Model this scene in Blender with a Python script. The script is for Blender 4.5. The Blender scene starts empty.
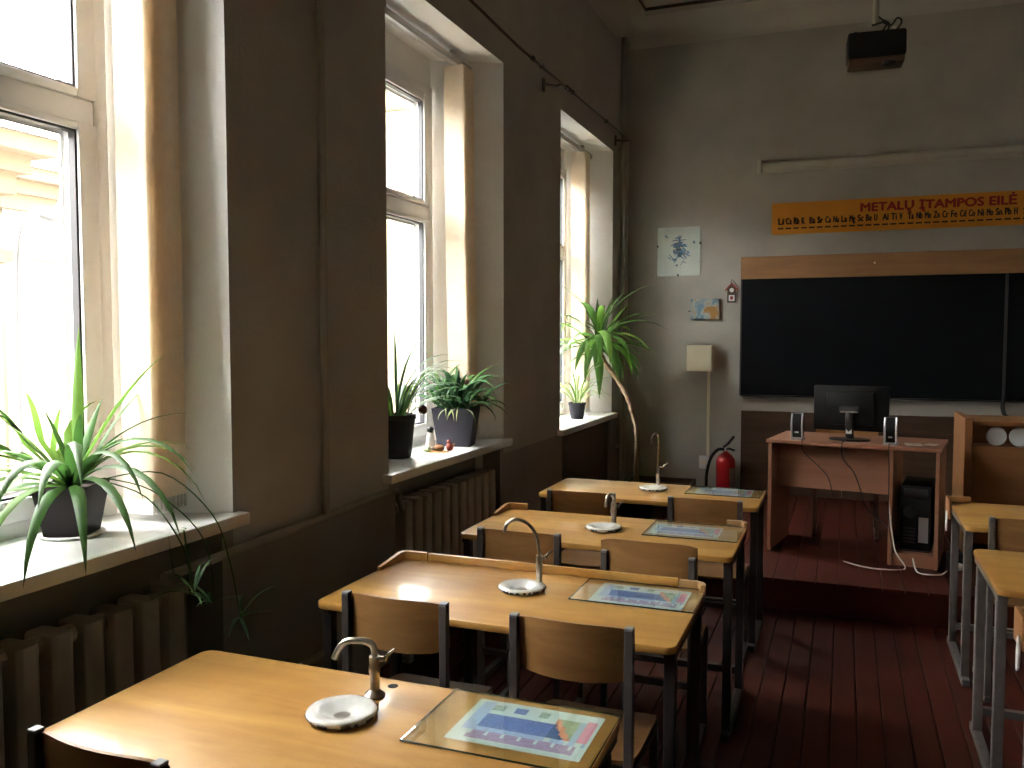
import bpy, bmesh, math, random
from mathutils import Vector, Matrix, noise

random.seed(7)
R = math.radians
scene = bpy.context.scene
C = scene.collection

# ------------------------------------------------------------------ camera
cam_d = bpy.data.cameras.new('camera')
cam = bpy.data.objects.new('camera', cam_d); C.objects.link(cam)
cam_d.sensor_width = 36.0
cam_d.lens = 858.0 / 1024.0 * 36.0
cam_d.clip_start = 0.05; cam_d.clip_end = 300
cam.location = (0, 0, 1.64)
cam.rotation_euler = (R(90 - 3.15), 0, R(21.16))
scene.camera = cam

# ------------------------------------------------------------------ light
SKY = 40.0
w = bpy.data.worlds.new('sky'); scene.world = w; w.use_nodes = True
bg = w.node_tree.nodes['Background']
bg.inputs[0].default_value = (1.0, 0.98, 0.95, 1)
bg.inputs[1].default_value = SKY
scene.view_settings.view_transform = 'Standard'
scene.view_settings.look = 'None'
scene.view_settings.exposure = 0.0
scene.view_settings.gamma = 1.0
scene.view_settings.use_curve_mapping = False
scene.cycles.use_denoising = True
scene.cycles.max_bounces = 10
scene.cycles.diffuse_bounces = 6
scene.cycles.transparent_max_bounces = 16
scene.cycles.sample_clamp_indirect = 40.0

# windows: opening in the wall (y0, y1), outer frame (f0, f1), sill height
WIN = [(0.90, 2.44, 1.07, 2.285, 1.022), (3.55, 5.02, 3.76, 4.78, 0.998), (6.17, 7.72, 6.36, 7.50, 0.940)]
HEAD = 3.33
XF = -2.37

# ------------------------------------------------------------------ materials
MATS = {}
def nodes_of(name):
    m = bpy.data.materials.new(name); m.use_nodes = True
    nt = m.node_tree; p = nt.nodes['Principled BSDF']
    MATS[name] = m
    return m, nt, p
def N(nt, t, **kw):
    n = nt.nodes.new(t)
    for k, v in kw.items():
        if k in n.inputs.keys(): n.inputs[k].default_value = v
        else: setattr(n, k, v)
    return n
def plain(name, col, rough=0.6, metal=0.0, var=0.12, scale=8.0, bump=0.0, coat=0.0, spec=0.5, bscale=None):
    m, nt, p = nodes_of(name)
    tc = N(nt, 'ShaderNodeTexCoord')
    nz = N(nt, 'ShaderNodeTexNoise', Scale=scale, Detail=5.0)
    nt.links.new(tc.outputs['Object'], nz.inputs['Vector'])
    r = N(nt, 'ShaderNodeValToRGB')
    r.color_ramp.elements[0].position = 0.3; r.color_ramp.elements[1].position = 0.7
    r.color_ramp.elements[0].color = (*[c * (1 - var) for c in col], 1)
    r.color_ramp.elements[1].color = (*[min(1, c * (1 + var)) for c in col], 1)
    nt.links.new(nz.outputs['Fac'], r.inputs['Fac'])
    nt.links.new(r.outputs['Color'], p.inputs['Base Color'])
    p.inputs['Roughness'].default_value = rough; p.inputs['Metallic'].default_value = metal
    p.inputs['Specular IOR Level'].default_value = spec
    if coat: p.inputs['Coat Weight'].default_value = coat; p.inputs['Coat Roughness'].default_value = 0.12
    if bump:
        nb = N(nt, 'ShaderNodeTexNoise', Scale=bscale or scale * 4, Detail=4.0)
        nt.links.new(tc.outputs['Object'], nb.inputs['Vector'])
        b = N(nt, 'ShaderNodeBump', Strength=bump, Distance=0.01)
        nt.links.new(nb.outputs['Fac'], b.inputs['Height']); nt.links.new(b.outputs['Normal'], p.inputs['Normal'])
    return m
def wood(name, dark, light, axis=0, scale=3.0, stretch=9.0, rough=0.35, coat=0.0, coatr=0.15, blotch=0.25, spec=0.5):
    m, nt, p = nodes_of(name)
    tc = N(nt, 'ShaderNodeTexCoord'); oi = N(nt, 'ShaderNodeObjectInfo')
    ad = N(nt, 'ShaderNodeVectorMath', operation='ADD')
    mul = N(nt, 'ShaderNodeMath', operation='MULTIPLY'); mul.inputs[1].default_value = 37.0
    nt.links.new(oi.outputs['Random'], mul.inputs[0])
    nt.links.new(tc.outputs['Object'], ad.inputs[0]); nt.links.new(mul.outputs[0], ad.inputs[1])
    mp = N(nt, 'ShaderNodeMapping')
    sc = [scale * stretch] * 3; sc[axis] = scale
    mp.inputs['Scale'].default_value = sc
    nt.links.new(ad.outputs[0], mp.inputs['Vector'])
    n1 = N(nt, 'ShaderNodeTexNoise', Scale=1.0, Detail=6.0, Roughness=0.6, Distortion=0.6)
    nt.links.new(mp.outputs[0], n1.inputs['Vector'])
    n2 = N(nt, 'ShaderNodeTexNoise', Scale=4.0, Detail=3.0)
    nt.links.new(ad.outputs[0], n2.inputs['Vector'])
    mx = N(nt, 'ShaderNodeMix', data_type='FLOAT'); mx.inputs[0].default_value = blotch
    nt.links.new(n1.outputs['Fac'], mx.inputs[2]); nt.links.new(n2.outputs['Fac'], mx.inputs[3])
    r = N(nt, 'ShaderNodeValToRGB')
    r.color_ramp.elements[0].position = 0.3; r.color_ramp.elements[1].position = 0.68
    r.color_ramp.elements[0].color = (*dark, 1); r.color_ramp.elements[1].color = (*light, 1)
    nt.links.new(mx.outputs[0], r.inputs['Fac']); nt.links.new(r.outputs['Color'], p.inputs['Base Color'])
    p.inputs['Roughness'].default_value = rough; p.inputs['Specular IOR Level'].default_value = spec
    if coat:
        p.inputs['Coat Weight'].default_value = coat; p.inputs['Coat Roughness'].default_value = coatr
        nb = N(nt, 'ShaderNodeTexNoise', Scale=5.0, Detail=2.0)
        nt.links.new(ad.outputs[0], nb.inputs['Vector'])
        b = N(nt, 'ShaderNodeBump', Strength=0.03, Distance=0.02)
        nt.links.new(nb.outputs['Fac'], b.inputs['Height']); nt.links.new(b.outputs['Normal'], p.inputs['Coat Normal'])
    return m
def glassy(name, tint, ior=1.5, rough=0.0):
    m, nt, p = nodes_of(name); nt.nodes.remove(p)
    out = nt.nodes['Material Output']
    tr = N(nt, 'ShaderNodeBsdfTransparent'); tr.inputs[0].default_value = (*tint, 1)
    gl = N(nt, 'ShaderNodeBsdfGlossy'); gl.inputs['Roughness'].default_value = rough
    fr = N(nt, 'ShaderNodeFresnel', IOR=ior); mx = N(nt, 'ShaderNodeMixShader')
    ge = N(nt, 'ShaderNodeNewGeometry'); mi = N(nt, 'ShaderNodeMix', data_type='FLOAT')   # same reflectance on both faces of a thin sheet
    mi.inputs[2].default_value = ior; mi.inputs[3].default_value = 1.0 / ior
    nt.links.new(ge.outputs['Backfacing'], mi.inputs[0]); nt.links.new(mi.outputs[0], fr.inputs['IOR'])
    nt.links.new(fr.outputs[0], mx.inputs[0]); nt.links.new(tr.outputs[0], mx.inputs[1]); nt.links.new(gl.outputs[0], mx.inputs[2])
    nt.links.new(mx.outputs[0], out.inputs[0])
    return m
def translucent(name, col, amount, rough=0.8, var=0.15, scale=6.0, spec=0.3):
    m = plain(name, col, rough, var=var, scale=scale, spec=spec); nt = m.node_tree
    p = nt.nodes['Principled BSDF']; out = nt.nodes['Material Output']
    t = N(nt, 'ShaderNodeBsdfTranslucent')
    src = p.inputs['Base Color'].links[0].from_socket
    nt.links.new(src, t.inputs[0])
    mx = N(nt, 'ShaderNodeMixShader'); mx.inputs[0].default_value = amount
    nt.links.new(p.outputs[0], mx.inputs[1]); nt.links.new(t.outputs[0], mx.inputs[2]); nt.links.new(mx.outputs[0], out.inputs[0])
    return m

plain('wall_paint', (0.46, 0.44, 0.395), 0.85, var=0.10, scale=2.5, bump=0.25, bscale=60)
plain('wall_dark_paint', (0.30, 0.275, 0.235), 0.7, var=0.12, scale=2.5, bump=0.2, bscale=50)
plain('reveal_paint', (0.87, 0.86, 0.83), 0.75, var=0.04, scale=3, bump=0.15, bscale=30)
plain('ceiling_paint', (0.55, 0.53, 0.48), 0.9, var=0.05, scale=2)
plain('plastic_white', (0.80, 0.80, 0.79), 0.3, var=0.02)
plain('gasket', (0.03, 0.03, 0.035), 0.5, var=0.05)
plain('sill_paint', (0.78, 0.78, 0.76), 0.3, var=0.04, scale=5, coat=0.3)
plain('pipe_paint', (0.36, 0.33, 0.28), 0.5, var=0.1)
plain('radiator_paint', (0.42, 0.37, 0.31), 0.45, var=0.12, scale=6)
wood('table_top', (0.42, 0.19, 0.038), (0.72, 0.41, 0.112), 0, 1.6, 7, 0.42, 0.55, 0.14, 0.45)
wood('table_edge', (0.30, 0.17, 0.07), (0.45, 0.27, 0.11), 0, 2.5, 9, 0.45)
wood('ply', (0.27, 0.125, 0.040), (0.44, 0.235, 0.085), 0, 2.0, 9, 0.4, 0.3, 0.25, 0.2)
plain('steel_brown', (0.085, 0.074, 0.070), 0.45, 0.0, var=0.15, scale=20)
plain('steel_shaded', (0.035, 0.031, 0.030), 0.5, 0.0, var=0.15, scale=20)  # table legs: the dimmer light down there is put into a darker steel
plain('cap_grey', (0.28, 0.28, 0.29), 0.45, var=0.05)
plain('steel_grey', (0.19, 0.17, 0.16), 0.42, 0.3, var=0.15, scale=20)
wood('ply_shaded', (0.15, 0.070, 0.024), (0.25, 0.125, 0.046), 0, 2.0, 9, 0.5)  # seat plywood, darkened to paint in the shade beneath the tables
plain('chrome', (0.62, 0.60, 0.57), 0.18, 1.0, var=0.1, scale=30)
plain('chrome_worn', (0.40, 0.36, 0.31), 0.3, 1.0, var=0.3, scale=40)
plain('enamel', (0.72, 0.72, 0.68), 0.22, var=0.08, scale=30, coat=0.4)
plain('enamel_chip', (0.05, 0.045, 0.04), 0.7, var=0.3, scale=60)
plain('black_hole', (0.01, 0.01, 0.01), 0.8, var=0.05)
glassy('window_glass', (0.97, 0.98, 0.98), 1.35)
glassy('desk_glass', (0.95, 0.975, 0.96), 1.5)
plain('glass_edge', (0.06, 0.085, 0.075), 0.15, var=0.05)
wood('floor_plank', (0.046, 0.0085, 0.0045), (0.080, 0.016, 0.008), 1, 1.2, 10, 0.6, 0.0, 0.3, 0.4, spec=0.18)
plain('floor_gap', (0.02, 0.008, 0.006), 0.9)
wood('panel_brown', (0.07, 0.040, 0.025), (0.12, 0.07, 0.042), 0, 1.5, 14, 0.5)
wood('desk_wood', (0.30, 0.13, 0.075), (0.40, 0.19, 0.11), 0, 1.8, 10, 0.45)
wood('header_wood', (0.33, 0.17, 0.075), (0.46, 0.25, 0.11), 0, 1.6, 10, 0.5)
wood('cabinet_wood', (0.30, 0.13, 0.05), (0.42, 0.20, 0.08), 0, 1.8, 10, 0.4)
plain('board_black', (0.004, 0.005, 0.007), 0.8, var=0.2, scale=3, spec=0.2)
plain('seam_grey', (0.05, 0.05, 0.05), 0.6)
plain('black_plastic', (0.007, 0.007, 0.008), 0.5, var=0.1, spec=0.3)
plain('dark_plastic', (0.035, 0.035, 0.037), 0.4, var=0.1)
plain('silver', (0.55, 0.55, 0.56), 0.3, 0.7, var=0.05)
plain('white_paper', (0.80, 0.80, 0.78), 0.8, var=0.03)
plain('cable_white', (0.75, 0.74, 0.70), 0.5, var=0.03)
plain('cable_black', (0.015, 0.015, 0.015), 0.5)
plain('rail_cream', (0.52, 0.49, 0.42), 0.5, var=0.04)
plain('box_cream', (0.84, 0.77, 0.60), 0.5, var=0.03)
plain('banner_yellow', (0.72, 0.29, 0.020), 0.6, var=0.06, scale=3)
plain('banner_red', (0.36, 0.015, 0.010), 0.6, var=0.05)
plain('banner_black', (0.03, 0.015, 0.01), 0.6, var=0.05)
plain('ext_red', (0.50, 0.015, 0.02), 0.28, var=0.05, coat=0.4)
plain('ext_label', (0.33, 0.26, 0.24), 0.5, var=0.2, scale=40)
plain('pot_dark', (0.014, 0.010, 0.011), 0.6, var=0.1, spec=0.15)
plain('pot_grey', (0.036, 0.034, 0.046), 0.6, var=0.1, spec=0.2)
plain('soil', (0.035, 0.022, 0.014), 0.95, var=0.4, scale=60, bump=0.6, bscale=120)
translucent('leaf_green', (0.050, 0.125, 0.026), 0.28, 0.45, 0.35, 6)
translucent('leaf_bright', (0.12, 0.24, 0.04), 0.42, 0.45, 0.3, 6)
translucent('leaf_aloe', (0.055, 0.145, 0.060), 0.15, 0.5, 0.3, 8)
translucent('leaf_stripe', (0.42, 0.50, 0.24), 0.4, 0.45, 0.2, 6)
translucent('leaf_dracaena', (0.085, 0.19, 0.042), 0.38, 0.4, 0.3, 5)
plain('bark', (0.36, 0.25, 0.16), 0.85, var=0.35, scale=40, bump=0.6, bscale=60)
translucent('blind_fabric', (0.86, 0.765, 0.63), 0.50, 0.9, 0.04, 30)
plain('blind_weight', (0.62, 0.60, 0.55), 0.4, var=0.05)
plain('alu_rail', (0.45, 0.43, 0.40), 0.35, 0.6, var=0.05)
plain('iron', (0.07, 0.055, 0.045), 0.5, 0.6, var=0.2)
plain('stucco_yellow', (0.15, 0.125, 0.08), 0.9, var=0.05, scale=2, bump=0.1)
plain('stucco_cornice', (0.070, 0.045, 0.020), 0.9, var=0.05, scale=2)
plain('stucco_pale', (0.17, 0.145, 0.10), 0.9, var=0.05, scale=2)
plain('zinc', (0.07, 0.07, 0.07), 0.5, 0.3, var=0.1)
plain('dark_pane', (0.10, 0.10, 0.11), 0.2, var=0.1)
plain('asphalt', (0.10, 0.10, 0.10), 0.9)
plain('cork_brown', (0.30, 0.13, 0.05), 0.7, var=0.2)
plain('fig_green', (0.25, 0.30, 0.12), 0.6, var=0.2)
plain('fig_red', (0.35, 0.05, 0.03), 0.5, var=0.2)
plain('cloth_orange', (0.62, 0.33, 0.12), 0.85, var=0.1)
plain('ornament_brown', (0.26, 0.15, 0.10), 0.35, var=0.3, scale=30)
plain('sketch_blue', (0.22, 0.42, 0.72), 0.8, var=0.4, scale=40)
plain('sketch_navy', (0.28, 0.34, 0.46), 0.8, var=0.3, scale=40)
plain('paper_grey', (0.78, 0.79, 0.78), 0.35, var=0.03)
# chart print colours
plain('p_paper', (0.62, 0.74, 0.72), 0.7, var=0.04); plain('p_blue', (0.13, 0.21, 0.52), 0.7, var=0.25, scale=120)
plain('p_light', (0.42, 0.56, 0.78), 0.7, var=0.1, scale=60); plain('p_purple', (0.42, 0.30, 0.50), 0.7, var=0.2, scale=120)
plain('p_pink', (0.78, 0.28, 0.42), 0.7, var=0.1); plain('p_green', (0.36, 0.46, 0.26), 0.7, var=0.15, scale=60)
plain('p_orange', (0.78, 0.30, 0.16), 0.7, var=0.1); plain('p_navy', (0.07, 0.14, 0.33), 0.7, var=0.2, scale=80)
plain('p_text', (0.36, 0.47, 0.40), 0.7, var=0.3, scale=150); plain('p_cyan', (0.36, 0.52, 0.66), 0.7, var=0.1)

def canvas_mat():
    m, nt, p = nodes_of('canvas_print')
    tc = N(nt, 'ShaderNodeTexCoord'); nz = N(nt, 'ShaderNodeTexNoise', Scale=7.0, Detail=3.0, Distortion=1.2)
    nt.links.new(tc.outputs['Object'], nz.inputs['Vector'])
    r = N(nt, 'ShaderNodeValToRGB'); e = r.color_ramp.elements
    e[0].position = 0.30; e[0].color = (0.10, 0.17, 0.25, 1); e[1].position = 0.62; e[1].color = (0.45, 0.24, 0.08, 1)
    a = e.new(0.42); a.color = (0.20, 0.33, 0.44, 1); b = e.new(0.53); b.color = (0.45, 0.46, 0.40, 1)
    nt.links.new(nz.outputs['Fac'], r.inputs['Fac']); nt.links.new(r.outputs['Color'], p.inputs['Base Color'])
    p.inputs['Roughness'].default_value = 0.7
canvas_mat()

# ------------------------------------------------------------------ mesh builder
class MB:
    def __init__(s): s.v = []; s.f = []; s.m = []; s.mats = []
    def mi(s, mat):
        if mat is None: return 0
        if mat not in s.mats: s.mats.append(mat)
        return s.mats.index(mat)
    def add(s, vs, fs, mat=None, M=None):
        o = len(s.v); k = s.mi(mat)
        s.v += [tuple(M @ Vector(p)) if M else tuple(p) for p in vs]
        s.f += [tuple(i + o for i in f) for f in fs]; s.m += [k] * len(fs)
        return s
    def box(s, x0, x1, y0, y1, z0, z1, mat=None, M=None):
        vs = [(x, y, z) for x in (x0, x1) for y in (y0, y1) for z in (z0, z1)]
        return s.add(vs, [(0, 1, 3, 2), (4, 6, 7, 5), (0, 4, 5, 1), (2, 3, 7, 6), (0, 2, 6, 4), (1, 5, 7, 3)], mat, M)
    def prism(s, poly, z0, z1, mat=None, M=None):     # poly ccw in xy
        n = len(poly)
        vs = [(x, y, z0) for x, y in poly] + [(x, y, z1) for x, y in poly]
        fs = [tuple(reversed(range(n))), tuple(range(n, 2 * n))] + [(i, (i + 1) % n, n + (i + 1) % n, n + i) for i in range(n)]
        return s.add(vs, fs, mat, M)
    def lathe(s, prof, n=24, mat=None, M=None, cap=True):
        vs = []; fs = []
        for r, z in prof:
            for k in range(n): a = 2 * math.pi * k / n; vs.append((r * math.cos(a), r * math.sin(a), z))
        for i in range(len(prof) - 1):
            for k in range(n):
                k2 = (k + 1) % n; fs.append((i * n + k, i * n + k2, (i + 1) * n + k2, (i + 1) * n + k))
        if cap:
            fs.append(tuple(reversed(range(n)))); fs.append(tuple(range((len(prof) - 1) * n, len(prof) * n)))
        return s.add(vs, fs, mat, M)
    def cyl(s, p, q, r, n=12, mat=None, r2=None):
        return s.tube([p, q], r, n, mat, r2)
    def tube(s, pts, r, n=10, mat=None, r2=None):
        P = [Vector(p) for p in pts]; vs = []; fs = []
        t0 = (P[1] - P[0]).normalized()
        u = t0.orthogonal().normalized()
        for i, p in enumerate(P):
            t = (P[min(i + 1, len(P) - 1)] - P[max(i - 1, 0)]).normalized()
            u = (u - t * u.dot(t)).normalized(); v = t.cross(u)
            rr = r if r2 is None else r + (r2 - r) * i / (len(P) - 1)
            if callable(r): rr = r(i / (len(P) - 1))
            for k in range(n):
                a = 2 * math.pi * k / n; vs.append(p + (u * math.cos(a) + v * math.sin(a)) * rr)
        for i in range(len(P) - 1):
            for k in range(n):
                k2 = (k + 1) % n; fs.append((i * n + k, i * n + k2, (i + 1) * n + k2, (i + 1) * n + k))
        fs.append(tuple(reversed(range(n)))); fs.append(tuple(range((len(P) - 1) * n, len(P) * n)))
        return s.add(vs, fs, mat)
    def ring(s, y0, y1, z0, z1, w0, w1, wb, wt, x0, x1, mat=None):   # a rectangular frame in the yz plane
        s.box(x0, x1, y0, y0 + w0, z0, z1, mat); s.box(x0, x1, y1 - w1, y1, z0, z1, mat)
        s.box(x0, x1, y0 + w0, y1 - w1, z0, z0 + wb, mat); s.box(x0, x1, y0 + w0, y1 - w1, z1 - wt, z1, mat)
        return s
    def mesh(s, name, mat=None, bevel=0.0, seg=2, angle=35):
        me = bpy.data.meshes.new(name); me.from_pydata(s.v, [], s.f)
        mats = s.mats if s.mats else [mat]
        for k in mats: me.materials.append(MATS[k])
        if s.mats: me.polygons.foreach_set('material_index', s.m)
        if bevel:
            bm = bmesh.new(); bm.from_mesh(me)
            ed = [e for e in bm.edges if len(e.link_faces) == 2 and e.calc_face_angle(0) > R(30)]
            bmesh.ops.bevel(bm, geom=ed, offset=bevel, segments=seg, affect='EDGES', profile=0.5, clamp_overlap=True)
            bm.to_mesh(me); bm.free()
        me.polygons.foreach_set('use_smooth', [True] * len(me.polygons))
        me.set_sharp_from_angle(angle=R(angle))
        me.update()
        return me
    def build(s, name, mat=None, parent=None, bevel=0.0, seg=2, angle=35, loc=None, rot=None):
        return link(name, s.mesh(name, mat, bevel, seg, angle), parent, loc, rot)

def link(name, me, parent=None, loc=None, rot=None):
    o = bpy.data.objects.new(name, me); C.objects.link(o)
    if parent: o.parent = parent
    if loc: o.location = loc
    if rot: o.rotation_euler = rot
    return o
def tag(o, label=None, cat=None, group=None, kind=None):
    if label: o['label'] = label
    if cat: o['category'] = cat
    if group: o['group'] = group
    if kind: o['kind'] = kind
    return o
def thing(name, label, cat, loc=(0, 0, 0), rz=0.0, group=None, kind=None):
    o = bpy.data.objects.new(name, None); C.objects.link(o); o.empty_display_size = 0.1
    o.location = loc; o.rotation_euler = (0, 0, rz)
    return tag(o, label, cat, group, kind)
def structure(name, label=None):
    o = bpy.data.objects.new(name, None); C.objects.link(o); o.empty_display_size = 0.1
    return tag(o, label, None, None, 'structure')
def smooth_path(pts, n=6):
    P = [Vector(p) for p in pts]; out = []
    for i in range(len(P) - 1):
        a = P[max(i - 1, 0)]; b = P[i]; c = P[i + 1]; d = P[min(i + 2, len(P) - 1)]
        for k in range(n):
            t = k / n
            out.append(0.5 * ((2 * b) + (c - a) * t + (2 * a - 5 * b + 4 * c - d) * t * t + (3 * b - a - 3 * c + d) * t ** 3))
    out.append(P[-1]); return out
def rrect(x0, x1, y0, y1, r, n=5):
    pts = []
    for cx, cy, a0 in ((x1 - r, y0 + r, -90), (x1 - r, y1 - r, 0), (x0 + r, y1 - r, 90), (x0 + r, y0 + r, 180)):
        for k in range(n + 1):
            a = R(a0 + 90 * k / n); pts.append((cx + r * math.cos(a), cy + r * math.sin(a)))
    return pts

# ------------------------------------------------------------------ room shell
YF, YB, XR, CEIL, XL = 8.17, -2.6, 4.6, 4.5, -2.0
fl = MB().box(-2.45, XR, YB, YF, -0.12, -0.022).build('floor', 'floor_gap'); tag(fl, 'dark red painted plank floor of the classroom', kind='structure')
PW = 0.104
pm = MB().box(-PW / 2 + 0.003, PW / 2 - 0.003, YB, YF, -0.022, 0).mesh('plank', 'floor_plank', 0.002, 1)
k = 0; x = XL + PW / 2
while x < XR:
    link('plank', pm, fl, (x, 0, random.uniform(-0.0015, 0.0))); x += PW

# window wall: piers with splayed reveals, lintel, aprons with radiator niches
mw = MB()
XO = -2.47
def wall_poly(poly, z0, z1, paint):
    n = len(poly)
    for i in range(n):
        (xa, ya), (xb, yb) = poly[i], poly[(i + 1) % n]
        inner = abs(xa - XL) < 1e-6 and abs(xb - XL) < 1e-6
        mw.add([(xa, ya, z0), (xb, yb, z0), (xb, yb, z1), (xa, ya, z1)], [(0, 1, 2, 3)], paint if inner else 'reveal_paint')
prev = (YB, YB)
for (a, b, f0, f1, zs) in WIN + [(YF, None, YF, None, None)]:
    poly = [(XO, prev[1]), (XL, prev[0]), (XL, a), (XO, f0)]
    poly = [(XO, prev[1]), (XL, prev[0]), (XL, a), (XO, f0)]
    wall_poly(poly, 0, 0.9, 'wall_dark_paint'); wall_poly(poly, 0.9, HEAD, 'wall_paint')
    prev = (b, f1)
mw.box(XO, XL, YB, YF, HEAD, CEIL + 0.25, 'wall_paint')
for (a, b, f0, f1, zs) in WIN:
    mw.add([(XO, a, HEAD - 0.001), (XL, a, HEAD - 0.001), (XL, b, HEAD - 0.001), (XO, b, HEAD - 0.001)], [(0, 1, 2, 3)], 'reveal_paint')
    mw.box(XO, XF - 0.03, a, b, HEAD - 0.18, HEAD, 'reveal_paint')
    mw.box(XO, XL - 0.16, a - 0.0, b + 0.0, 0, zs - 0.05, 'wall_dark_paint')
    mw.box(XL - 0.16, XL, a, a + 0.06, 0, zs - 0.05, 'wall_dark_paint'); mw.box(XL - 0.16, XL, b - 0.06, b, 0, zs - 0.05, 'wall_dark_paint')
tag(mw.build('wall_left', angle=20), 'thick plastered window wall with deep white splayed reveals', kind='structure')
tag(MB().box(-2.47, XR, YF, YF + 0.2, -0.1, CEIL + 0.25).build('wall_front', 'wall_paint'), 'grey plastered wall behind the blackboard', kind='structure')
tag(MB().box(-2.47, XR, YB - 0.2, YB, -0.1, CEIL + 0.25).build('wall_back', 'wall_paint'), 'grey plastered wall behind the last row', kind='structure')
tag(MB().box(XR, XR + 0.2, YB, YF, -0.1, CEIL + 0.25).build('wall_right', 'wall_paint'), 'grey plastered wall opposite the windows', kind='structure')
# ceiling: lower border band, recessed middle field, cove along two walls
cm = MB()
bx0, bx1, by0, by1 = -1.72, XR - 0.3, YB + 0.3, 7.74
cm.box(-2.47, XR + 0.2, by1, YF + 0.2, CEIL, CEIL + 0.3); cm.box(-2.47, XR + 0.2, YB - 0.2, by0, CEIL, CEIL + 0.3)
cm.box(-2.47, bx0, by0, by1, CEIL, CEIL + 0.3); cm.box(bx1, XR + 0.2, by0, by1, CEIL, CEIL + 0.3)
cm.box(bx0, bx1, by0, by1, CEIL + 0.07, CEIL + 0.3)
ce = tag(cm.build('ceiling', 'ceiling_paint'), 'pale plaster ceiling with a recessed middle field', kind='structure')
def cove(r=0.13, n=6):
    return [(0, 0)] + [(r - r * math.sin(R(90 * k / n)), -r + r * math.cos(R(90 * k / n)) - 0.0) for k in range(n + 1)]
def cove_prof(r=0.14, n=7): # concave profile in (distance from wall, z below ceiling)
    return [(0.0, 0.0), (0.0, -r)] + [(r - r * math.cos(R(90 * k / n)), -r + r * math.sin(R(90 * k / n))) for k in range(1, n)] + [(r, 0.0)]
cv = MB(); pr = cove_prof(); n = len(pr)
cv.add([(XL + d, y, CEIL + z) for y in (YB, YF) for d, z in pr], [(i, (i + 1) % n, n + (i + 1) % n, n + i) for i in range(n)])
cv.add([(x, YF - d, CEIL + z) for x in (XL, XR) for d, z in pr], [(i, (i + 1) % n, n + (i + 1) % n, n + i) for i in range(n)])
tag(cv.build('trim_1', 'ceiling_paint'), 'rounded plaster cove between wall and ceiling', kind='structure')
# iron-coloured strip standing in for the step's shadow around the recessed field
cg = MB()
cg.box(bx0, bx1, by1 - 0.012, by1, CEIL + 0.045, CEIL + 0.07); cg.box(bx0, bx0 + 0.012, by0, by1, CEIL + 0.045, CEIL + 0.07)
tag(cg.build('trim_2', 'iron'), 'thin dark strip painted as the shadow line around the ceiling field', kind='structure')
bb = MB()
py = YB
for (a, b, *_r) in WIN:
    bb.box(XL, XL + 0.018, py, a, 0, 0.09); py = b
bb.box(XL, XL + 0.018, py, YF, 0, 0.09)
tag(bb.build('baseboard_left', 'panel_brown', bevel=0.004), 'brown skirting board along the window wall', kind='structure')
tag(MB().box(XL + 0.018, -0.9, YF - 0.018, YF, 0, 0.09).build('baseboard_front', 'panel_brown', bevel=0.004), 'brown skirting board on the front wall', kind='structure')

# ------------------------------------------------------------------ windows
for i, (a, b, f0, f1, zs) in enumerate(WIN):
    W = structure('window_%d' % (i + 1), 'white plastic window with a transom and deep white sill')
    x0, x1 = XF - 0.07, XF
    zt = HEAD - 0.18; ym = f0 + 0.27 * (f1 - f0); tz0, tz1 = 2.345, 2.425
    MB().ring(f0 - 0.02, f1 + 0.0, zs - 0.02, zt, 0.075, 0.06, 0.07, 0.06, x0, x1).build('window_frame', 'plastic_white', W, bevel=0.006)
    MB().box(x0, x1, f0 + 0.05, f1 - 0.06, tz0, tz1).build('transom', 'plastic_white', W, bevel=0.006)
    MB().box(x0, x1, ym - 0.03, ym + 0.03, zs + 0.05, tz0).build('mullion', 'plastic_white', W, bevel=0.006)
    for (ya, yb, za, zb) in ((f0 + 0.055, ym - 0.03, zs + 0.05, tz0), (ym + 0.03, f1 - 0.06, zs + 0.05, tz0), (f0 + 0.055, f1 - 0.06, tz1, zt - 0.06)):
        sw = 0.075; lower = zb <= tz0
        g = (ya + sw, yb - sw, za + (0.07 if lower else 0.03), zb - (0.025 if lower else 0.05))
        s = MB().ring(ya, yb, za, zb, sw, sw, g[2] - za, zb - g[3], x0 - 0.01, x1 + 0.015).build('sash', 'plastic_white', W, bevel=0.006)
        MB().ring(g[0] - 0.002, g[1] + 0.002, g[2] - 0.002, g[3] + 0.002, 0.01, 0.01, 0.01, 0.01, x1 - 0.025, x1 + 0.002).build('gasket', 'gasket', s)
        MB().ring(g[0] - 0.002, g[1] + 0.002, g[2] - 0.002, g[3] + 0.002, 0.016, 0.016, 0.016, 0.016, x0 + 0.010, x0 + 0.016).build('spacer_bar', 'alu_rail', s)
        MB().box(x0 + 0.022, x0 + 0.026, g[0] - 0.001, g[1] + 0.001, g[2] - 0.001, g[3] + 0.001).build('pane', 'window_glass', s)
    # sill slab with rounded nose
    MB().prism([(XF, f0 - 0.02), (XL - 0.001, a), (XL - 0.001, a - 0.06), (-1.948, a - 0.06), (-1.948, b + 0.03), (XL - 0.001, b + 0.03), (XL - 0.001, b), (XF, f1)], zs - 0.045, zs).build('window_sill', 'sill_paint', W, bevel=0.006)

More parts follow.
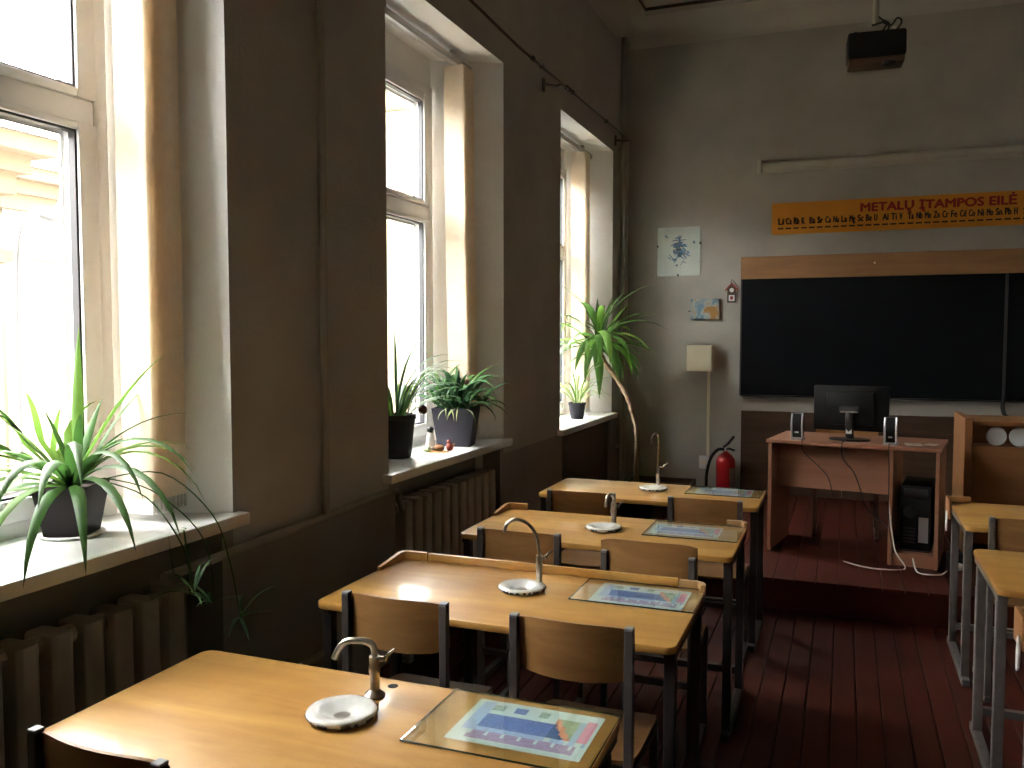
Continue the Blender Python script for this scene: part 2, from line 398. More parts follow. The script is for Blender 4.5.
# ------------------------------------------------------------------ street outside
def building(name, label, x0, x1, y0, y1, z1, mat, wins, zc=0.5, pro=0.35):
    B = thing(name, label, 'building', (x1, (y0 + y1) / 2, -7))
    o = -Vector(B.location)
    def put(mb, nm, mt, par=None):
        ob = mb.build(nm, mt, par or B)
        if par is None: ob.location = o
        return ob
    put(MB().box(x0, x1, y0, y1, -7, z1), 'wall', mat)
    c = MB()
    for k, (h0, h1, p_) in enumerate(((-zc, -zc * .62, pro * .3), (-zc * .62, -zc * .3, pro * .55), (-zc * .3, 0, pro))):
        c.box(x0 - p_, x1 + p_, y0 - p_, y1 + p_, z1 + h0, z1 + h1)
    c.box(x0 - pro * .2, x1 + pro * .2, y0 - pro * .2, y1 + pro * .2, z1 - zc * 2.2, z1 - zc * 2.0)
    put(c, 'cornice', 'stucco_cornice')
    r = MB(); xm = (x0 + x1) / 2; e = pro + 0.05
    vs = [(x0 - e, y0 - e, z1), (x1 + e, y0 - e, z1), (x1 + e, y1 + e, z1), (x0 - e, y1 + e, z1), (xm, y0 + 1.5, z1 + 1.0), (xm, y1 - 1.5, z1 + 1.0)]
    r.add(vs, [(0, 1, 4), (1, 2, 5, 4), (2, 3, 5), (3, 0, 4, 5), (3, 2, 1, 0)])
    put(r, 'roof', 'zinc')
    for (ya, yb, za, zb) in wins:
        fr = put(MB().ring(ya - .12, yb + .12, za - .12, zb + .12, .12, .12, .12, .12, x1 - 0.05, x1 + 0.06), 'window', 'stucco_pale')
        q = MB().box(x1 - 0.02, x1 + 0.015, ya, yb, za, zb).build('pane', 'dark_pane', fr)
    return B, put
Ba, put = building('corner_house', 'yellow stuccoed house with a heavy cornice and zinc downpipe across the yard', -14, -7.0, -6, 5.50, 3.40, 'stucco_yellow', [(0.6, 1.9, -1.5, 1.2), (-3, -1.7, -1.5, 1.2)])
put(MB().tube(smooth_path([(-6.60, 5.90, 2.95), (-6.70, 5.86, 2.75), (-6.90, 5.68, 2.5), (-6.92, 5.66, 0), (-6.92, 5.66, -7)], 5), 0.06, 10), 'downpipe', 'zinc')
building('neighbour_house', 'pale stuccoed house standing back beyond the zinc downpipe', -18, -9.6, 7.6, 14.5, 3.7, 'stucco_pale', [(8.6, 9.6, -1.6, 0.6), (11.2, 12.4, -1.6, 0.6)])
building('tall_house', 'tall ochre house seen through the upper pane of the middle window', -22, -12.0, 22.4, 34, 9.3, 'stucco_yellow', [(24, 25.2, 0.6, 2.8), (27, 28.2, 0.6, 2.8), (24, 25.2, 5, 7.5)])
tag(MB().box(-60, -2.6, -50, 80, -7.2, -7.0).build('yard_ground', 'asphalt'), 'grey paved yard between the houses outside', 'ground', None, 'structure')

# ------------------------------------------------------------------ blinds
def blind(y0, dy, zs, label, bot):
    T = thing('vertical_blind', label, 'blind', (-2.195, y0, 0), group='cream vertical blinds')
    L = WIN[blind.i]; blind.i += 1
    MB().box(-0.02, 0.02, L[0] + 0.06 - y0, L[1] - 0.06 - y0, HEAD - 0.075, HEAD - 0.035).build('headrail', 'alu_rail', T, bevel=0.003)
    MB().box(-0.012, 0.012, L[0] + 0.3 - y0, L[0] + 0.34 - y0, HEAD - 0.035, HEAD).build('bracket', 'alu_rail', T)
    MB().box(-0.012, 0.012, L[1] - 0.34 - y0, L[1] - 0.30 - y0, HEAD - 0.035, HEAD).build('bracket', 'alu_rail', T)
    ns = 10
    for k in range(ns):
        yt = k * 0.017; z0 = zs + bot; z1 = HEAD - 0.08; m = 12
        vs = []; fs = []
        wob = random.uniform(-0.004, 0.004)
        for j in range(m + 1):
            t = j / m; z = z1 + (z0 - z1) * t
            yy = yt + dy * t * t + wob * math.sin(t * 3)
            for q in range(5):
                xx = -0.0635 + 0.127 * q / 4 + random.uniform(-.0004, .0004)
                vs.append((xx, yy + 0.006 * (1 - (xx / 0.0635) ** 2), z))
        for j in range(m):
            for q in range(4): fs.append((j * 5 + q, j * 5 + q + 1, j * 5 + q + 6, j * 5 + q + 5))
        s = MB().add(vs, fs).build('slat', 'blind_fabric', T)
        MB().box(-0.062, 0.062, yt + dy - 0.001, yt + dy + 0.007, z0 - 0.035, z0 + 0.012).build('bottom_weight', 'blind_weight', s)
        MB().box(-0.006, 0.006, yt + 0.001, yt + 0.004, z1 - 0.005, z1 + 0.02).build('carrier', 'plastic_white', s)
    ch = []
    for j in range(41): ch.append((0.075 , (ns - 1) * 0.017 * j / 40 + dy, zs + bot - 0.02 - 0.012 * abs(math.sin(j * math.pi / 8))))
    MB().tube(ch, 0.0022, 5).build('bead_chain', 'plastic_white', T)
blind.i = 0
blind(2.205, 0.0, WIN[0][4], 'cream vertical blind drawn aside behind the spiky plant in a square pot', 0.06)
blind(4.71, 0.07, WIN[1][4], 'cream vertical blind drawn aside above the wide aloe planter', 0.06)
blind(7.27, 0.03, WIN[2][4], 'cream vertical blind drawn aside behind the tall leaning dracaena', 0.06)

# ------------------------------------------------------------------ radiators, pipes, curtain rod
def radiator(y0, n, z1, label):
    T = thing('radiator', label, 'radiator', (-2.035, y0, 0), group='cast iron radiators')
    H0 = 0.16
    m = MB()
    m.prism(rrect(-0.06, 0.06, 0.006, 0.078, 0.018, 3), H0 + 0.03, z1 - 0.03)
    me = m.mesh('section', 'radiator_paint', 0.012, 2)
    for k in range(n): link('section', me, T, (0, k * 0.108, 0))
    MB().cyl((0, -0.03, z1 - 0.06), (0, n * 0.108 + 0.02, z1 - 0.06), 0.026, 10).build('top_manifold', 'radiator_paint', T)
    MB().cyl((0, -0.03, H0 + 0.06), (0, n * 0.108 + 0.02, H0 + 0.06), 0.026, 10).build('bottom_manifold', 'radiator_paint', T)
    for yy in (0.1, n * 0.108 - 0.1): MB().box(-0.03, 0.03, yy - 0.02, yy + 0.02, 0, H0 + 0.05).build('foot', 'radiator_paint', T)
radiator(1.02, 11, 0.86, 'brown painted cast iron radiator under the window with the spiky plant')
radiator(3.68, 11, 0.86, 'brown painted cast iron radiator under the window with the aloe planter')
cv_ = thing('radiator_cover', 'brown board covering the radiator niche under the far window', 'cover', (-2.03, 6.95, 0))
MB().box(-0.012, 0.012, -0.70, 0.70, 0.08, 0.86).build('board', 'panel_brown', cv_, bevel=0.003)
for yy in (-0.68, 0.68): MB().box(-0.05, -0.012, yy - 0.02, yy + 0.02, 0, 0.86).build('batten', 'panel_brown', cv_)
P = thing('heating_riser', 'painted heating riser joining the pipe beneath the sills on the pier between two windows', 'pipe', (-1.965, 2.97, 0))
MB().cyl((0, 0, 0.905), (0, 0, CEIL), 0.016, 10).build('riser', 'pipe_paint', P)
MB().tube(smooth_path([(0, -0.9, 0.89), (0, 0, 0.905), (0, 0.55, 0.915), (0, 0.62, 0.86), (-0.03, 0.70, 0.80)], 5), 0.016, 10).build('supply_pipe', 'pipe_paint', P)
MB().cyl((0, -0.9, 0.34), (0, 0.75, 0.35), 0.016, 10).build('return_pipe', 'pipe_paint', P)
P = thing('corner_pipe', 'vertical painted heating pipe in the corner beside the dracaena', 'pipe', (-1.955, 7.93, 0))
MB().cyl((0, 0, 0.0), (0, 0, CEIL - 0.1), 0.026, 12).build('riser', 'pipe_paint', P)
MB().cyl((0, 0.12, 0.0), (0, 0.12, CEIL - 0.1), 0.018, 12).build('riser', 'pipe_paint', P)
for z in (0.6, 2.0, 3.4): MB().box(-0.043, 0.0, -0.035, 0.035, z - 0.015, z + 0.015).build('pipe_clip', 'pipe_paint', P)
P = thing('curtain_rod', 'thin dark iron curtain rod on brackets above the windows', 'rod', (-1.90, 5.9, 3.45))
MB().tube([(0, -3.0, 0.03), (0, -0.9, -0.035), (0, 0, -0.025), (0, 2.05, 0.01)], 0.0085, 8).build('rod', 'iron', P)
for y, dz in ((-0.02, -0.03), (2.0, 0.01), (-2.6, 0.02)):
    b_ = MB().box(-0.1, -0.088, y - 0.14, y - 0.10, dz - 0.07, dz + 0.02).build('bracket_plate', 'iron', P)
    MB().tube([(-0.094, y - 0.12, dz - 0.02), (-0.03, y - 0.03, dz - 0.016), (0.0, y, dz + 0.002)], 0.009, 8).build('bracket_arm', 'iron', b_)
for y in (-0.62, -0.45, 0.1, 0.16, 0.24, 1.2):
    MB().cyl((0, y - 0.012, -0.02 + 0.012 * y), (0, y + 0.012, -0.02 + 0.012 * y), 0.017, 8).build('curtain_ring', 'iron', P)

# ------------------------------------------------------------------ tables
TT = 0.76
PAPER = [(0.5, 'p_paper')]
def chart_mesh(mirror=False):
    nx, ny = 40, 22
    cols = {}
    def col(i, j):          # i to the right, j upward; seen from the seat side
        x = i / nx; y = j / ny
        if x < 0.05 or x > 0.95 or y < 0.06 or y > 0.94: return 'p_paper'
        if y < 0.15: return 'p_purple' if 0.12 < x < 0.92 else 'p_paper'
        if y < 0.26: return 'p_purple' if 0.12 < x < 0.92 and (i % 5) else 'p_paper'
        if y < 0.33: return 'p_paper' if (0.66 < x < 0.72 or 0.8 < x < 0.84 or 0.88 < x < 0.93) else 'p_light'
        if x > 0.89: return 'p_pink' if y < 0.86 else 'p_paper'
        if x > 0.84: return 'p_cyan' if y < 0.80 else 'p_paper'
        if x > 0.66 and y < 0.80:
            d = (x - 0.66) / 0.18 + (y - 0.33) / 0.47
            if d < 0.75: return 'p_navy'
            if d < 1.08: return 'p_orange'
            return 'p_green'
        if y < 0.66: return 'p_blue' if x > 0.14 else 'p_light'
        if x < 0.14: return 'p_light'
        if x < 0.60 and y > 0.74:
            k = int((x - 0.14) / 0.092)
            return ('p_text', 'p_paper', 'p_blue', 'p_paper', 'p_text')[k] if y < 0.9 else 'p_paper'
        return 'p_paper'
    b = MB(); W, H = 0.31, 0.215
    for i in range(nx):
        for j in range(ny):
            x0 = -W / 2 + W * i / nx; x1 = x0 + W / nx; y0 = -H / 2 + H * j / ny; y1 = y0 + H / ny
            b.add([(x0, y0, 0.0006), (x1, y0, 0.0006), (x1, y1, 0.0006), (x0, y1, 0.0006)], [(0, 1, 2, 3)], col(i, j))
    b.add([(-W / 2, -H / 2, 0), (W / 2, -H / 2, 0), (W / 2, H / 2, 0), (-W / 2, H / 2, 0)], [(3, 2, 1, 0)], 'p_paper')
    return b.mesh('periodic_chart')
CH = chart_mesh()
def leg_frame(T, xs, y0, y1, steel):
    for x in xs:
        for y in (y0 + 0.06, y1 - 0.10):
            MB().box(x - 0.0175, x + 0.0175, y - 0.0175, y + 0.0175, 0.03, TT - 0.05).build('leg', steel, T, bevel=0.003, seg=1)
        MB().box(x - 0.0175, x + 0.0175, y0 + 0.0, y1 - 0.02, 0.0, 0.035).build('foot_rail', steel, T, bevel=0.004, seg=1)
        MB().box(x - 0.0175, x + 0.0175, y0 + 0.03, y1 - 0.03, TT - 0.05, TT - 0.024).build('top_rail', steel, T, bevel=0.003, seg=1)
    MB().box(xs[0], xs[-1], y1 - 0.115, y1 - 0.085, TT - 0.052, TT - 0.025).build('crossbar', steel, T)
    MB().box(xs[0], xs[-1], y1 - 0.115, y1 - 0.085, 0.10, 0.13).build('crossbar', steel, T)
def lab_table(cx, y0, y1, label, lips=(), W=1.2, steel='steel_shaded', group=None):
    T = thing('lab_table', label, 'table', (cx, (y0 + y1) / 2, 0), group=group)
    h = (y1 - y0) / 2
    tb = MB(); tb.prism(rrect(-W / 2, W / 2, -h, h, 0.035), TT - 0.024, TT, None)
    tb.build('tabletop', 'table_top', T, bevel=0.004)
    leg_frame(T, (-W / 2 + 0.022, W / 2 - 0.022), -h, h, steel)
    for (kind) in lips:
        t = 0.016; hgt = 0.031
        if kind == 'full':
            MB().box(-W / 2 + 0.12, W / 2 - 0.10, h - t, h, TT, TT + hgt).build('raised_lip', 'table_top', T, bevel=0.004)
        if kind in ('full', 'left'):
            pts = [(-W / 2 + 0.115, h), (-W / 2 + 0.03, h), (-W / 2 + 0.008, h - 0.012), (-W / 2, h - 0.035), (-W / 2, h - 0.20), (-W / 2 + t, h - 0.20), (-W / 2 + t, h - 0.04), (-W / 2 + 0.022, h - 0.022), (-W / 2 + 0.035, h - t), (-W / 2 + 0.115, h - t)]
            b = MB(); n = len(pts)
            top = [TT + hgt] * n
            for q in (4, 5): top[q] = TT + 0.012
            vs = [(x, y, TT) for x, y in pts] + [(x, y, z) for (x, y), z in zip(pts, top)]
            fs = [tuple(reversed(range(n))), tuple(range(n, 2 * n))] + [(i, (i + 1) % n, n + (i + 1) % n, n + i) for i in range(n)]
            bmf = b.add(vs, fs); bmf.build('raised_lip', 'table_edge' if kind == 'left' else 'table_top', T)
        if kind in ('full', 'right'):
            pts = [(W / 2 - 0.095, h - t), (W / 2 - 0.03, h - t), (W / 2 - t, h - 0.04), (W / 2 - t, h - 0.055), (W / 2, h - 0.055), (W / 2, h - 0.03), (W / 2 - 0.010, h - 0.010), (W / 2 - 0.03, h), (W / 2 - 0.095, h)]
            MB().prism(pts, TT, TT + hgt - 0.004).build('raised_lip', 'table_edge', T, bevel=0.003)
        if kind == 'hook':
            MB().box(-W / 2 - 0.001, -W / 2 + 0.10, h - 0.02, h + 0.0, TT, TT + 0.03).build('raised_lip', 'table_edge', T, bevel=0.004)
            MB().box(-W / 2 - 0.017, -W / 2 - 0.001, h - 0.13, h, TT - 0.075, TT + 0.03).build('end_block', 'cabinet_wood', T, bevel=0.004)
            b = MB(); n = 20
            M = Matrix.Translation((-W / 2 - 0.022, h - 0.115, TT - 0.085)) @ Matrix.Rotation(R(90), 4, 'Y')
            b.prism([(0.055 * math.cos(2 * math.pi * k / n), 0.016 * math.sin(2 * math.pi * k / n)) for k in range(n)], -0.004, 0.004, None, M)
            tag(b.build('hanging_hook', 'plastic_white', T, bevel=0.002), 'white oval plastic hook on the table end')
    return T
T1 = lab_table(-1.063, 1.315, 1.91, 'lab table without a lip, carrying the short bent tap and a round drilled hole')
T2 = lab_table(-1.03, 2.385, 3.0, 'lab table with a raised back lip and the gooseneck tap', ('full',))
T3 = lab_table(-1.0, 3.465, 4.07, 'lab table with the stubby tap and only scraps of its back lip', ('left', 'right'))
T4 = lab_table(-1.0, 4.53, 5.09, 'lab table beside the platform with the tall straight hook tap')
MB().lathe([(0.0135, 0.0), (0.0135, 0.0006)], 16).build('drilled_hole', 'black_hole', T1, loc=(-1.045 + 1.063, 1.868 - 1.6125, TT))
lab_table(1.14, 4.44, 5.10, 'lab table across the aisle, the one nearest the wooden demonstration counter', ('hook',), steel='steel_grey')
lab_table(1.115, 3.36, 3.99, 'lab table across the aisle, second from the platform', (), steel='steel_grey')
lab_table(1.135, 2.45, 3.07, 'lab table across the aisle, third from the platform', ('hook',), steel='steel_grey')

def glass_and_chart(T, gx0, gx1, gy0, gy1, cx, cy, crz, gl, cl):
    z = TT
    ch = link('periodic_chart', CH, None, (cx, cy, z + 0.0006), (0, 0, crz)); tag(ch, cl, 'chart', 'printed charts under glass')
    g = thing('glass_sheet', gl, 'glass', ((gx0 + gx1) / 2, (gy0 + gy1) / 2, z), group='glass sheets on the tables')
    w2, h2 = (gx1 - gx0) / 2, (gy1 - gy0) / 2
    MB().box(-w2, w2, -h2, h2, 0.0016, 0.0056).build('pane', 'desk_glass', g)
    e = MB()
    e.ring(-w2 - 0.0012, w2 + 0.0012, -h2 - 0.0012, h2 + 0.0012, 0.0012, 0.0012, 0.0012, 0.0012, 0.0014, 0.0054)
    me = e.mesh('ground_edge', 'glass_edge')
    ed = link('ground_edge', me, g)
    # frame was drawn in the yz plane: turn it flat
    for v in me.vertices: v.co = Vector((v.co.y, v.co.z, v.co.x))
    me.flip_normals()
glass_and_chart(T1, -0.885, -0.466, 1.612, 1.902, -0.651, 1.771, 0.0, 'sheet of glass with dark edges on the table with the short bent tap', 'coloured periodic table print under glass on the table with the short bent tap')
glass_and_chart(T2, -0.845, -0.432, 2.71, 2.972, -0.628, 2.835, 0.0, 'sheet of glass on the lipped table with the gooseneck tap', 'periodic table print under glass beside the gooseneck tap')
glass_and_chart(T3, -0.822, -0.412, 3.72, 4.035, -0.655, 3.88, 0.0, 'sheet of glass on the table with the stubby tap', 'periodic table print under glass beside the stubby tap')
glass_and_chart(T4, -0.820, -0.412, 4.80, 5.06, -0.62, 4.94, 0.0, 'sheet of glass on the table next to the platform', 'periodic table print under glass beside the tall hook tap')

# ------------------------------------------------------------------ sinks and taps
def sink(x, y, label):
    S = thing('sink_bowl', label, 'sink', (x, y, TT), group='enamel drain bowls')
    MB().lathe([(0.070, 0.0), (0.080, 0.006), (0.083, 0.013), (0.081, 0.018), (0.072, 0.0205), (0.052, 0.0175), (0.036, 0.009), (0.022, 0.004), (0.0195, 0.0035)], 40, cap=False).build('bowl', 'enamel', S, angle=60)
    b = MB(); n = 120
    for k in range(n):      # chipped rim: dark scraps along the outer edge
        if noise.noise(Vector((k * 0.31, x * 9, y * 7))) > 0.0:
            a0 = 2 * math.pi * k / n; a1 = 2 * math.pi * (k + 1.05) / n; r0, z0, r1, z1 = 0.0838, 0.0085, 0.0832, 0.0125 + 0.0045 * max(0, noise.noise(Vector((k * 0.9, x * 5, 3))))
            b.add([(r * math.cos(a), r * math.sin(a), z) for a in (a0, a1) for r, z in ((r0 - .003, 0.006), (r0 + .0006, 0.0125), (r1 - .0005, z1 + 0.001))], [(0, 3, 4, 1), (1, 4, 5, 2)])
    tag(b.build('chipped_edge', 'enamel_chip', S), kind='stuff')
    MB().lathe([(0.0195, 0.0034), (0.014, 0.0030), (0.004, 0.0028)], 20).build('drain', 'chrome_worn', S)
sink(-1.07, 1.672, 'chipped white enamel bowl below the short bent tap')
sink(-1.03, 2.755, 'white enamel bowl below the gooseneck tap')
sink(-1.01, 3.77, 'white enamel bowl below the stubby tap')
sink(-1.01, 4.86, 'white enamel bowl below the tall hook tap')
def tap(x, y, label, path, body_h, knob, r=0.0065, br=0.0115, mat='chrome_worn'):
    T = thing('water_tap', label, 'tap', (x, y, TT), group='bench taps')
    MB().lathe([(0.026, 0.0), (0.026, 0.005), (0.017, 0.013), (0.013, 0.018)], 20).build('base_flange', mat, T)
    MB().lathe([(br, 0.014), (br, body_h * 0.55), (br * 1.15, body_h * 0.6), (br * 1.15, body_h * 0.72), (br, body_h * 0.76), (br, body_h)], 16).build('body', mat, T)
    MB().tube(smooth_path(path, 6), r, 10).build('spout', mat, T)
    kx, ky, kz = knob
    v = MB().cyl((0, 0, kz), (kx, ky, kz), 0.0065, 10).build('valve', mat, T)
    d = Vector((kx, ky, 0)).normalized()
    MB().tube([Vector((kx, ky, kz - 0.004)), Vector((kx, ky, kz + 0.008)) + d * 0.006, Vector((kx, ky, kz + 0.022)) + d * 0.026], 0.007, 8, None, 0.0035).build('lever', 'chrome', v)
tap(-1.058, 1.80, 'short bent tap with worn chrome on the lipless table', [(0, 0, 0.088), (0, 0, 0.115), (-0.008, -0.004, 0.132), (-0.028, -0.012, 0.138), (-0.062, -0.022, 0.136), (-0.082, -0.028, 0.118), (-0.094, -0.032, 0.092)], 0.10, (0.020, 0.012, 0.092), 0.0085, 0.0125)
tap(-0.985, 2.81, 'tall chrome gooseneck tap on the lipped table', [(0, 0, 0.10), (-0.002, 0, 0.13), (-0.014, -0.004, 0.19), (-0.045, -0.012, 0.228), (-0.083, -0.022, 0.238), (-0.112, -0.028, 0.222), (-0.12, -0.030, 0.192)], 0.115, (0.018, 0.012, 0.105), 0.0065, 0.011)
tap(-0.985, 3.855, 'stubby tap with its spout turned straight to the seats', [(0, 0, 0.10), (0, 0, 0.128), (-0.004, -0.012, 0.147), (-0.012, -0.04, 0.152), (-0.017, -0.062, 0.135), (-0.019, -0.07, 0.10)], 0.11, (0.020, 0.010, 0.095), 0.0085, 0.0125)
tap(-1.005, 4.965, 'tall straight tap with a small hook on the table by the platform', [(0, 0, 0.10), (0, 0, 0.20), (0, 0, 0.285), (-0.003, -0.012, 0.312), (-0.012, -0.035, 0.318), (-0.022, -0.055, 0.300), (-0.025, -0.06, 0.265)], 0.125, (0.028, 0.012, 0.120), 0.0065, 0.011, 'chrome')

# ------------------------------------------------------------------ chairs
def chair(x, y, label, rz=0.0, over=False, steel='steel_brown', W=0.34, z_top=0.84, back=0.155, z0=0.0, cat='chair', group='plywood school chairs'):
    T = thing('school_chair', label, cat, (x, y, z0), rz, group)
    w2 = W / 2; s = 0.0125; ph = z_top - 0.05 if over else z_top
    for sx in (-1, 1):
        p = MB().box(sx * w2 - s, sx * w2 + s, -s, s, 0.025, ph - 0.008).build('back_post', steel, T, bevel=0.002, seg=1)
        MB().box(sx * w2 - s, sx * w2 + s, -s, s, ph - 0.008, ph).build('post_cap', 'cap_grey', p, bevel=0.002, seg=1)
        MB().box(sx * w2 - s, sx * w2 + s, 0.33, 0.355, 0.025, 0.43).build('front_leg', steel, T, bevel=0.002, seg=1)
        MB().box(sx * w2 - s, sx * w2 + s, -0.02, 0.37, 0.0, 0.025).build('floor_runner', steel, T, bevel=0.002, seg=1)
        MB().box(sx * w2 - s, sx * w2 + s, 0.0125, 0.33, 0.405, 0.43).build('seat_rail', steel, T, bevel=0.002, seg=1)
    MB().box(-w2 + s, w2 - s, 0.33, 0.355, 0.405, 0.43).build('crossbar', steel, T)
    MB().box(-w2 + s, w2 - s, -0.01, 0.01, 0.30, 0.325).build('crossbar', steel, T)
    # seat: dished plywood with rounded corners
    bm = bmesh.new(); b = MB()
    nx, ny = 10, 10; sw = w2 + 0.012; vs = []; fs = []
    def sz(u, v): return 0.432 + 0.006 * (u * u) - 0.008 * max(0, v) ** 3 * 2 + 0.004 * v * v
    for lay in (0, 1):
        for i in range(nx + 1):
            for j in range(ny + 1):
                u = -1 + 2 * i / nx; v = -1 + 2 * j / ny
                c = 1 - 0.06 * max(0, abs(v)) ** 6
                vs.append((u * sw * c, 0.195 + v * 0.185 * (1 - 0.05 * abs(u) ** 6), sz(u, v) + lay * 0.011))
    o = (nx + 1) * (ny + 1)
    for i in range(nx):
        for j in range(ny):
            q = (i * (ny + 1) + j, (i + 1) * (ny + 1) + j, (i + 1) * (ny + 1) + j + 1, i * (ny + 1) + j + 1)
            fs.append(tuple(k + o for k in q)); fs.append(tuple(reversed(q)))
    for i in range(nx):
        a_, b_ = i * (ny + 1), (i + 1) * (ny + 1); fs.append((a_, b_, b_ + o, a_ + o))
        a_, b_ = i * (ny + 1) + ny, (i + 1) * (ny + 1) + ny; fs.append((b_, a_, a_ + o, b_ + o))
    for j in range(ny):
        a_, b_ = j, j + 1; fs.append((b_, a_, a_ + o, b_ + o))
        a_, b_ = nx * (ny + 1) + j, nx * (ny + 1) + j + 1; fs.append((a_, b_, b_ + o, a_ + o))
    bm.free()
    MB().add(vs, fs).build('seat', 'ply_shaded', T, angle=50)
    # backrest: curved plywood, middle bowed away from the sitter
    n = 14; vs = []; fs = []; t = 0.010
    bw = w2 + 0.018 if over else w2 + 0.006
    zt = z_top - 0.004; zb = zt - back; rows = 6
    for lay in (0, 1):
        for i in range(n + 1):
            u = -1 + 2 * i / n
            yc = (0.014 if not over else 0.014) - 0.035 * (1 - u * u) + (t if lay else 0)
            for j in range(rows + 1):
                v = j / rows
                sag = 0.010 * (1 - u * u)
                z = zb + (zt - zb) * v - (sag if v < 0.5 else 0.0) * (1 - 2 * v if v < .5 else 0) + 0.004 * (1 - u * u) * (v > .9) - (0.012 * abs(u) ** 8 if v > 0.9 else 0) + (0.012 * abs(u) ** 8 if v < 0.1 else 0)
                vs.append((u * bw, yc - 0.02 * (v - 0.5) * 0.4, z))
    R1 = rows + 1; o = (n + 1) * R1
    for i in range(n):
        for j in range(rows):
            q = (i * R1 + j, (i + 1) * R1 + j, (i + 1) * R1 + j + 1, i * R1 + j + 1)
            fs.append(q); fs.append(tuple(reversed([k + o for k in q])))
        a_, b_ = i * R1, (i + 1) * R1; fs.append((b_, a_, a_ + o, b_ + o))
        a_, b_ = i * R1 + rows, (i + 1) * R1 + rows; fs.append((a_, b_, b_ + o, a_ + o))
    for j in range(rows):
        a_, b_ = j, j + 1; fs.append((a_, b_, b_ + o, a_ + o))
        a_, b_ = n * R1 + j, n * R1 + j + 1; fs.append((b_, a_, a_ + o, b_ + o))
    bk = MB().add(vs, fs).build('backrest', 'ply', T, angle=50)
    return T
chair(-1.36, 1.24, 'plywood chair at the window end of the table with the short bent tap', R(-3))
chair(-1.28, 2.30, 'plywood chair at the window end of the table with the gooseneck tap')
chair(-0.707, 2.285, 'plywood chair at the aisle end of the table with the gooseneck tap')
chair(-1.243, 3.285, 'plywood chair at the window end of the table with the stubby tap')
chair(-0.69, 3.225, 'plywood chair with a raised overhanging back at the aisle end of the stubby-tap table', 0, True, z_top=0.858)
chair(-1.262, 4.25, 'plywood chair at the window end of the table beside the platform')
chair(-0.63, 4.275, 'plywood chair at the aisle end of the table beside the platform')
chair(0.80, 4.30, 'plywood chair across the aisle at the table nearest the demonstration counter', 0, False, 'steel_grey')

# ------------------------------------------------------------------ platform, teacher's desk
PZ = 0.20; PY = 5.30; PX0 = -0.85
pl = thing('teaching_platform', 'low red painted plank platform under the blackboard', 'platform', (0, PY, 0))
MB().box(PX0, XR - 0.01, 0.02, YF - PY - 0.005, 0, PZ - 0.02).build('base', 'floor_plank', pl)
MB().box(PX0 - 0.005, XR - 0.01, -0.003, 0.02, 0, PZ - 0.02).build('riser_board', 'floor_plank', pl)
pm = MB().box(-0.058, 0.058, -0.02, YF - PY - 0.005, PZ - 0.02, PZ).mesh('plank', 'floor_plank', 0.002, 1)
x = PX0 + 0.06
while x < XR - 0.07: link('plank', pm, pl, (x, 0, 0)); x += 0.12

D = thing('teacher_desk', 'reddish laminate computer desk on the platform', 'desk', (-0.462, 5.97, PZ), math.atan2(-0.17, 1.065))
DW, DD, DH = 1.035, 0.58, 0.755
MB().box(-0.012, DW + 0.012, -0.02, DD, DH - 0.022, DH).build('desktop', 'desk_wood', D, bevel=0.002, seg=1)
for x0 in (0.0, 0.75, DW - 0.022): MB().box(x0, x0 + 0.022, 0.0, DD - 0.02, 0.0, DH - 0.022).build('side_panel', 'desk_wood', D, bevel=0.0015, seg=1)
MB().box(0.022, 0.75, 0.16, 0.178, 0.42, DH - 0.022).build('modesty_panel', 'desk_wood', D)
MB().box(0.772, DW - 0.022, 0.02, DD - 0.02, 0.06, 0.078).build('shelf', 'desk_wood', D)
MB().box(0.772, DW - 0.022, 0.02, 0.036, 0.0, 0.06).build('plinth', 'desk_wood', D)
Md = D.matrix_basis.copy()
Md = Matrix.Translation((-0.462, 5.97, PZ)) @ Matrix.Rotation(math.atan2(-0.17, 1.065), 4, 'Z')
def on_desk(x, y, z=DH): return tuple(Md @ Vector((x, y, z)))
drz = math.atan2(-0.17, 1.065)
mo = thing('monitor', 'black flat computer monitor seen from behind on the desk', 'monitor', on_desk(0.48, 0.20), drz)
b = MB(); b.box(-0.235, 0.235, 0.02, 0.055, 0.06, 0.36); b.build('screen_housing', 'black_plastic', mo, bevel=0.008)
MB().box(-0.15, 0.15, -0.01, 0.02, 0.10, 0.32).build('back_bulge', 'black_plastic', mo, bevel=0.012)
MB().box(-0.215, 0.215, 0.055, 0.057, 0.08, 0.34).build('screen', 'board_black', mo)
MB().tube(smooth_path([(0, 0.03, 0.004), (0, -0.012, 0.06), (0, -0.028, 0.14), (0, -0.012, 0.20)], 4), 0.026, 10).build('stand_neck', 'dark_plastic', mo)
MB().box(-0.062, 0.062, -0.042, -0.008, 0.185, 0.225).build('hinge_block', 'dark_plastic', mo, bevel=0.006)
MB().box(-0.055, 0.055, -0.0435, -0.041, 0.186, 0.196).build('silver_strip', 'silver', mo)
MB().box(-0.018, 0.018, -0.0395, -0.030, 0.046, 0.078).build('cable_clip', 'white_paper', mo, bevel=0.002)
mb = MB(); n = 28
mb.prism([(0.13 * math.cos(2 * math.pi * k / n), 0.085 * math.sin(2 * math.pi * k / n)) for k in range(n)], 0.0, 0.012)
mb.build('stand_base', 'black_plastic', mo, bevel=0.004)
